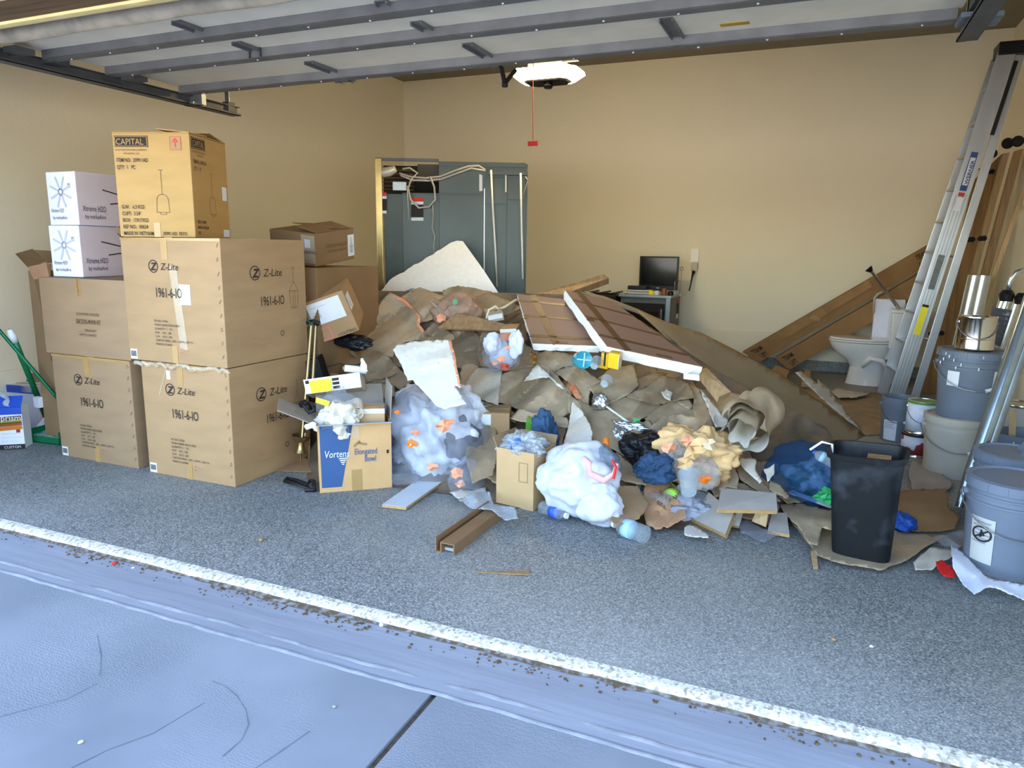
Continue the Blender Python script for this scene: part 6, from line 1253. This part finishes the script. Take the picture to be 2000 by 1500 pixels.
# ================================================================ buckets and cans
def bucket(name, label, cx, by, wpx, hpx, m, z0=0, lid=None, openm=None, rb=.86, label_m=None, group='buckets by the right wall', handle=True, P=None, drips=0, lidh=.05):
    P0 = P or fz(cx, by, z0); s = mpp(P0); r = wpx * s / 2; h = hpx * s
    if P is None: c = Vector((P0.x, P0.y + r * rb, z0))
    else: c = Vector(P)
    T = Matrix.Translation(c); t = thing(name, label, 'bucket', c, group)
    prof = [(0, 0), (r * rb, 0), (r * (rb + .02), .012)] + [(r * (rb + (.97 - rb) * k / 5), h * .74 * k / 5 + .012) for k in range(1, 6)] + [(r * 1.0, h * .76), (r * 1.0, h * .785), (r * .965, h * .79), (r * .965, h * .84), (r * 1.0, h * .845), (r * 1.0, h * .865), (r * .97, h * .87), (r * .97, h * .95), (r * 1.02, h * .955), (r * 1.02, h)]
    if not lid: prof += [(r * .95, h), (r * .92, h * .9), (r * rb * .95, h * .3), (0, h * .3)]
    else: prof += [(0, h)]
    MB().lathe(prof, T, 40).obj('body', m, t, smooth='auto')
    if openm: MB().lathe([(0, h * .55), (r * .9, h * .55)], T, 32).obj('contents', openm, t)
    if lid:
        MB().lathe([(r * .99, h - lidh * .7), (r * 1.045, h - lidh * .7), (r * 1.045, h + .006), (r * .93, h + .012), (r * .90, h + .002), (r * .6, h + .004), (0, h + .004)], T, 40).obj('lid', lid, t, smooth='auto')
        b = MB()
        for k in range(16): a = k * math.pi / 8; b.box((r * 1.04, -.008, h - lidh * .65), (r * 1.055, .008, h), T @ Matrix.Rotation(a, 4, 'Z'))
        b.obj('lid_rib', lid, t)
    if handle:
        b = MB(); pts = []
        for i in range(13):
            a = math.pi * (i / 12) + math.pi; pts.append(c + Vector((r * 1.06 * math.cos(a) + (-.01), r * 1.06 * math.sin(a), h * .82 - .16 * h * math.sin(math.pi * i / 12) * 2.2)))
        b.tube(pts, .0035, 6); o = b.obj('bail_wire', steel, t)
        m_ = len(pts) // 2; MB().tube(pts[m_ + 1:m_ + 4], .011, 8).obj('grip', white, o)
        for sx in (-1, 1): MB().lathe([(0, -.02), (.016, -.02), (.016, .012), (0, .014)], Matrix.Translation(c + Vector((sx * r, 0, h * .82))) @ Matrix.Rotation(sx * math.pi / 2, 4, 'Y'), 10).obj('bail_ear', m, t)
    if label_m:
        a0, a1, z_0, z_1 = label_m[:4]
        def lf(u, v): a = math.radians(a0 + (a1 - a0) * u); z = h * (z_0 + (z_1 - z_0) * v); rr = r * (rb + (.97 - rb) * z / (h * .74)) + .003; return c + Vector((rr * math.cos(a), rr * math.sin(a), z))
        MB().grid(lf, 10, 2).obj('label', label_m[4], t, smooth=True)
        for k in range(label_m[5] if len(label_m) > 5 else 0):
            v0 = .88 - k * .09
            def lg(u, v): q = lf(.1 + .75 * u * (1 - .3 * ((k * 7) % 3) / 3), v0 + .035 * v); d = (q - c); d.z = 0; return q + d.normalized() * .0015
            MB().grid(lg, 8, 1).obj('print_line', label_m[6], t)
    rs = random.Random(int(cx))
    for k in range(drips):
        a = math.radians(rs.uniform(190, 350)); z = h * rs.uniform(.78, 1.0); rr = r * 1.035
        MB().lathe([(0, -.016), (.004, -.008), (.0035, .004), (0, .008)], Matrix.Translation(c + Vector((rr * math.cos(a), rr * math.sin(a), z))), 8).obj('paint_drip', paintw, t, smooth=True)
    return t, c, r, h
lab_w = mat('bucket_label', '#c4cad2', .5, var=.03); lab_b = mat('label_block', '#b7b9b4', .5, var=.1)
tB, cB, rB, hB = bucket('cream_bucket', 'cream lidded plastic bucket at the bottom of the stack', 1866, 938, 116, 118, bucketw, lid=bucketw, rb=.88)
tA, cA, rA, hA = bucket('grey_bucket', 'paint-spattered grey bucket stacked on the cream bucket', 1880, 830, 122, 128, bucketg, lid=bucketg, P=(cB.x + .045, cB.y, hB + .006), label_m=(295, 338, .12, .78, lab_w, 6, greyp), drips=16)
b = MB()
def lf(u, v): a = math.radians(218 + 22 * u); z = hA * (.50 + .22 * v); rr = rA * .965; return cA + Vector((rr * math.cos(a), rr * math.sin(a), z))
b.grid(lf, 6, 2); b.obj('label', white, tA)
def can(name, label, c, r, h, m, band=None, lid=tin, paper=None, wire=True, openm=None):
    c = Vector(c); T = Matrix.Translation(c); t = thing(name, label, 'paint can', c, 'paint cans by the right wall')
    MB().lathe([(0, 0), (r, 0), (r * 1.02, .006), (r, .012), (r, h * .32), (r * .985, h * .33), (r, h * .34), (r, h - .012), (r * 1.025, h - .006), (r * 1.02, h), (r * .9, h), (r * .87, h - .01), (0, h - .01)], T, 36).obj('body', m, t, smooth='auto')
    if paper: MB().lathe([(r * 1.004, .02), (r * 1.004, h - .02)], T, 36).obj('paper_label', paper, t, smooth=True)
    if band: MB().lathe([(r * 1.03, h - .018), (r * 1.03, h - .004)], T, 36).obj('rim_band', band, t)
    if wire:
        pts = [c + Vector((r * 1.05 * math.cos(a), r * 1.05 * math.sin(a), h * .80 - h * .45 * math.sin((a - math.pi)))) for a in [math.pi + math.pi * i / 12 for i in range(13)]]
        MB().tube(pts, .003, 6).obj('wire_handle', steel, t)
        for sx in (-1, 1): MB().lathe([(0, -.006), (.018, -.006), (.018, .006), (0, .01)], Matrix.Translation(c + Vector((sx * r, 0, h * .8))) @ Matrix.Rotation(sx * math.pi / 2, 4, 'Y'), 12).obj('ear', tin, t)
    return t
s = mpp(cA); can('paint_can', 'shiny unlabelled tin can on top of the grey bucket', (cA.x - .01, cA.y, hB + hA + .018), 32 * s, 63 * s, mat('shiny_tin', '#d2cabc', .16, 1, var=.03))
tD = bucket('grey_bucket', 'open grey bucket behind the white paint can', 1752, 866, 66, 88, bucketg, label_m=(215, 262, .05, .5, lab_w, 4, greyp))
cE = fz(1790, 895); s = mpp(cE); cE.y += .1
can('paint_can', 'paint can with a dark red label under the white can', cE, 27 * s, 46 * s, tin, band=blackm, paper=mat('red_white_label', '#b8bcc8', .5, col2='#7c2c2c', thr=(.5, .52), scale=5), wire=False)
can('paint_can', 'white labelled paint can with green rim on another can', cE + Vector((.015, 0, 47 * s)), 27 * s, 64 * s, tin, band=mat('green_band', '#5c8a3c', .4), paper=mat('white_can_paper', '#c6ccd8', .5, var=.08, scale=40))
tG, cG, rG, hG = bucket('blue_grey_bucket', 'large blue-grey lidded bucket at the right front corner', 1978, 1136, 168, 186, bucketb, lid=bucketb, rb=.87, label_m=(205, 240, .12, .62, lab_b, 6, greyp))
def wl(u, v): a = math.radians(208 + 30 * u); z = hG * (.36 + .16 * v); rr = rG * .95 + .002; return cG + Vector((rr * math.cos(a), rr * math.sin(a), z))
pts = [wl(.5 + .45 * math.cos(q), .5 + .48 * math.sin(q)) for q in [i * .4 for i in range(17)]]; MB().tube(pts, .004, 6).obj('warning_circle', ink, tG); MB().tube([wl(.2, .2), wl(.8, .8)], .004, 6).obj('warning_bar', ink, tG); MB().tube([wl(.45, .3), wl(.5, .75), wl(.62, .4)], .006, 6).obj('warning_figure', ink, tG)
bucket('blue_grey_bucket', 'lidded blue-grey bucket behind the large front one', 1985, 1048, 150, 150, bucketb, lid=bucketb, handle=False)
tI, cI, rI, hI = bucket('grey_bucket', 'grey paint bucket with a wooden stick near the right wall', 1992, 960, 104, 108, bucketg, openm=mat('paint_grey', '#8c929a', .3), drips=10, handle=False)
tag(MB().prism([cI + Vector((-.06, -.02, hI * .5)), cI + Vector((-.02, -.02, hI * .5)), cI + Vector((-.06, -.05, hI * 1.42)), cI + Vector((-.095, -.05, hI * 1.42))], [cI + Vector((-.06, -.015, hI * .5)), cI + Vector((-.02, -.015, hI * .5)), cI + Vector((-.06, -.043, hI * 1.42)), cI + Vector((-.095, -.043, hI * 1.42))]).obj('stir_stick', wood), 'wooden stirring stick standing in the grey paint bucket', 'stick')
cJ = fz(1990, 905); s = mpp(cJ); can('paint_can', 'large white and black paint can against the right wall', cJ + Vector((.02, .25, 0)), 40 * s, 108 * s, tin, paper=mat('bw_label', '#b8bcc4', .5, col2='#1c1e24', thr=(.5, .52), scale=3), wire=False)
slab('blue_grey_sheet', 'blue-grey sheet leaning over the back buckets', 'sheet', [fy(1948, 915, 4.6), fy(2010, 852, 4.6), fy(2020, 905, 4.3), fy(1975, 912, 4.3)], .01, bucketb)
# leaning metal pole and folded step stool
pb_ = fz(1872, 1000); pt_ = fy(2002, 620, 4.95); pt_ = pb_ + (pt_ - pb_) * ((1.57 - pb_.x) / (pt_.x - pb_.x))
t = thing('steel_pole', 'long galvanised steel pole leaning against the right wall', 'pole', pb_); pol = mat('pole_steel', '#98a4ac', .22, .85, var=.1, scale=12)
MB().tube([pb_ + Vector((0, 0, .03)), pb_ + (pt_ - pb_) * .05 + Vector((0, 0, .06)), pb_ + (pt_ - pb_) * .12, pt_], [.022, .03, .04, .042], 18).obj('tube', pol, t, smooth='auto')
MB().tube([pb_ + Vector((.05, .02, .03)), pb_ + Vector((.05, .02, .03)) + (pt_ - pb_) * .12, pt_ + Vector((.06, .02, 0))], [.018, .03, .032], 14).obj('inner_tube', steel, t, smooth='auto')
t = thing('folding_stool', 'folded step stool with a ribbed grey tread on the right wall', 'step stool', fz(1925, 800)); Yq = 6.2
for (x0, y0, x1, y1) in ((1972, 570, 1912, 740), (1985, 590, 1935, 740), (1960, 580, 1905, 720)): MB().tube([fy(x0, y0, Yq), fy(x1, y1, Yq), fy(x1 - (x0 - x1) * .25, y1 + (y1 - y0) * .25, Yq)], .022, 12).obj('leg', MATS['shiny_duct'], t, smooth='auto')
MB().tube([fy(1968, 575, Yq), fy(1972, 550, Yq), fy(1985, 532, Yq), fy(2004, 526, Yq)], .018, 10).obj('top_hoop', MATS['shiny_duct'], t, smooth=True)
p = [fy(1940, 600, Yq - .05), fy(1976, 606, Yq - .05), fy(1952, 677, Yq - .05), fy(1924, 664, Yq - .05)]; slab('tread', '', '', p, .03, mat('tread_grey', '#4a4c50', .6, col2='#a8a8a8', thr=(.55, .7), scale=25), par=t)
for k in range(8): a, c = lerp4(p, 0.02, .06 + k * .125), lerp4(p, .98, .06 + k * .125); MB().tube([a + Vector((0, -.004, 0)), c + Vector((0, -.004, 0))], .008, 6).obj('tread_rib', MATS['tread_grey'], t)
for x, y in ((1966, 580), (1996, 586)): MB().lathe([(0, -.03), (.04, -.03), (.05, .02), (.03, .05), (0, .05)], Matrix.Translation(fy(x, y, Yq - .02)), 12).obj('hinge_cap', black, t, smooth='auto')

# ================================================================ wastebasket and floor paper
sheet('floor_paper', 'brown floor paper curling up under the black wastebasket', K6([(70, 885), (140, 870), (300, 900), (520, 880), (640, 1000), (820, 1060), (1080, 1080), (980, 1140), (860, 1225), (760, 1262), (690, 1292), (560, 1270), (440, 1250), (300, 1200), (240, 1120), (160, 1020)]), kraft, .015, .02, 140, 7, surf=lambda x, y: fz(x, y, .012), lam=(.5, .3, .2), curl=.03)
sheet('floor_paper', 'raised brown paper fold left of the black wastebasket', K6([(70, 890), (200, 880), (430, 935), (430, 1060), (330, 1030), (300, 1140), (250, 1130), (180, 1020), (110, 960)]), kraft, .05, .07, 141, 6, surf=lambda x, y: fz(x, y, .05), lam=(.4, .25, .15))
sheet('brown_card', 'brown cardboard lying right of the black wastebasket', K6([(780, 810), (880, 800), (1090, 795), (1110, 920), (1175, 960), (1140, 1040), (1000, 1060), (790, 1050)]), card3, .04, .05, 142, 6, surf=lambda x, y: fz(x, y, .08 * max(0, min(1, (1040 - y) / 60))), cat='cardboard', lam=(.5, .3, .2))
sheet('plastic_film', 'dusty clear film on the floor before the buckets', K6([(880, 620), (980, 640), (1130, 760), (1100, 800), (880, 800), (860, 700)]), mat('film_dusty', '#8e857c', .5, var=.1), .02, .05, 143, 6, surf=lambda x, y: fz(x, y, .02), cat='plastic', lam=(.3, .2, .1))
rb = fz(1688, 1106); TB = frame(rb + Vector((-.01, .115, 0)), -6, (2, -2))
t = thing('wastebasket', 'tall black plastic wastebasket smeared with white plaster', 'wastebasket', rb)
def rr(hx, hy, z, n=32, e=4.5): return [TB @ Vector((hx * math.copysign(abs(math.cos(a)) ** (2 / e), math.cos(a)), hy * math.copysign(abs(math.sin(a)) ** (2 / e), math.sin(a)), z)) for a in [2 * math.pi * i / n for i in range(n)]]
binm = mat('dusty_black_plastic', '#0d1014', .5, col2='#4a5058', thr=(.52, .85), scale=5)
b = MB(); hb_ = .54; R = [rr(.125, .095, 0), rr(.128, .098, .03), rr(.150, .12, hb_ * .75), rr(.158, .128, hb_ - .03), rr(.172, .142, hb_ - .025), rr(.175, .145, hb_), rr(.160, .130, hb_), rr(.152, .122, hb_ - .03), rr(.125, .095, .02)]
n = 32; vs = [q for r in R for q in r]; b.add(vs, [(i * n + k, i * n + (k + 1) % n, (i + 1) * n + (k + 1) % n, (i + 1) * n + k) for i in range(len(R) - 1) for k in range(n)] + [tuple(range(n - 1, -1, -1)), tuple((len(R) - 1) * n + k for k in range(n))]); b.obj('body', binm, t, smooth='auto')
b = MB(); b.tube([TB @ Vector((-.15, .0, hb_ - .1)), TB @ Vector((-.155, .0, hb_ + .01)), TB @ Vector((-.2, -.01, hb_ + .02)), TB @ Vector((-.25, -.03, hb_ - .02))], .006, 8); tag(b.obj('white_cable', white, smooth=True), 'white cable end hanging out of the black wastebasket', 'cable')
o = MB().box((.0, -.03, hb_ - .12), (.10, .05, hb_ - .03), TB).obj('wood_scrap', wood2); tag(o, 'wood scraps inside the black wastebasket', 'wood')
o = blob('blue_glove', 'blue glove lying right of the black wastebasket', 'glove', fz(1762, 1022, .05), (.05, .05, .04), mat('glove_blue', '#1c4a9c', .5), 150, .4, sub=4, crease=.25)
# rags at the right front
sheet('plaster_rag', 'dirty white tissue on the floor by the red cloth', K6([(885, 1245), (930, 1200), (1000, 1150), (1120, 1170), (1130, 1210), (1060, 1240), (1000, 1290), (900, 1290)]), mat('dirty_tissue', '#b9b3a6', .9, var=.1), .03, .05, 151, 5, surf=lambda x, y: fz(x, y, .03), cat='tissue', lam=(.14, .09, .05))
sheet('red_cloth', 'bright red cloth peeking out beside the white rag', K6([(1025, 1240), (1060, 1228), (1110, 1260), (1140, 1300), (1140, 1338), (1070, 1325), (1040, 1290)]), mat('red_cloth', '#d01818', .6, var=.1), .04, .03, 152, 5, surf=lambda x, y: fz(x, y, .03), cat='cloth', lam=(.14, .09, .05))
sheet('white_rag', 'white cotton rag on the floor before the front bucket', K6([(1115, 1138), (1180, 1175), (1250, 1250), (1330, 1330), (1400, 1355), (1480, 1365), (1600, 1390), (1600, 1490), (1480, 1440), (1390, 1400), (1330, 1400), (1260, 1440), (1190, 1380), (1130, 1280)]), mat('cotton_white', '#d3dcee', .85, var=.04), .03, .045, 153, 5, surf=lambda x, y: fz(x, y, .04), cat='rag', lam=(.2, .12, .07))
sheet('clear_film', 'clear film scrap behind the white rag', K6([(1000, 1090), (1130, 1060), (1230, 1040), (1240, 1120), (1150, 1160), (1060, 1140)]), bagclear, .03, .05, 154, 5, surf=lambda x, y: fz(x, y, .04), cat='plastic', lam=(.14, .09, .05))
# ================================================================ grit, leaves and stones on the ground
rs = random.Random(11)
def pebble(b, p, r, n=6):
    T = Matrix.Translation(p) @ Matrix.Rotation(rs.uniform(0, 6), 4, 'Z'); b.lathe([(0, 0), (r, r * .2), (r * .8, r * .7), (0, r * .9)], T, n, 1, rs.uniform(.5, 1))
b = MB()
for k in range(900):
    x = rs.uniform(-5.5, 1.5); y = 2.19 - abs(rs.gauss(0, .035)); 
    dens = .35 + .65 * (noise.noise(Vector((x * 1.3, 0, 4))) > -.05)
    if rs.random() > dens: continue
    pebble(b, Vector((x, y, DZ + .001)), rs.uniform(.002, .008))
tag(b.obj('grit', mat('grit_brown', '#5c4a34', .95, var=.4, scale=30)), 'brown grit and dead leaves gathered along the door threshold', 'grit', kind='stuff')
# stained earth below the lip
def dfn(u, v):
    x = -5.6 + 7.2 * u; w = max(.004, .018 + .05 * max(0, noise.noise(Vector((x * 1.3, 0, 4)))) + .018 * noise.noise(Vector((x * 9, 1, 2))))
    return Vector((x, 2.214 - w * v, DZ + .007 * (1 - v) + .002 * noise.noise(Vector((x * 40, v * 5, 0))) + .0035))
sb = MB().grid(dfn, 700, 4).obj('dirt_smear', mat('dirt_smear', '#57493a', .95, col2='#8a8684', thr=(.45, .7), scale=35))
tag(sb, 'thin brown dirt smear at the foot of the white threshold strip', 'dirt', kind='stuff')
for i, (px, py, r, mm, nm, l, z) in enumerate([(1775, 1457, .016, kraft_w, 'pebble', 'pale round pebble at the threshold near the right', DZ), (1795, 1461, .014, wood, 'wood_chip', 'small tan wood chip beside the pale pebble', DZ), (745, 1222, .014, kraft_w, 'pebble', 'white paper-like chip on the apron near the middle', DZ), (1397, 1360, .010, kraft_w, 'pebble', 'white chip lying against the threshold strip', DZ), (390, 1125, .012, stemm, 'pebble', 'grey pebble below the threshold on the left', DZ), (510, 1056, .014, wood2, 'wood_chip', 'brown chip alone on the grey floor at left', 0), (224, 1102, .016, redp, 'red_scrap', 'red plastic scrap on the apron at left', DZ), (260, 1110, .008, kraft_w, 'pebble', 'tiny white pebble beside the red scrap', DZ), (158, 1451, .009, kraft_w, 'pebble', 'white pebble low on the driveway at left', DZ), (1628, 1250, .012, wood2, 'wood_chip', 'brown chip on the grey floor at right', 0), (1702, 1264, .009, kraft_w, 'pebble', 'white chip on the grey floor at right', 0), (653, 1381, .008, stemm, 'pebble', 'small stone on the driveway near the middle joint', DZ), (330, 910, .001, stemm, 'pebble', '', 0)]):
    if not l: continue
    bb = MB(); pebble(bb, fz(px, py, z + .001), r, 9); tag(bb.obj(nm, mm, smooth=True), l, nm.replace('_', ' '))
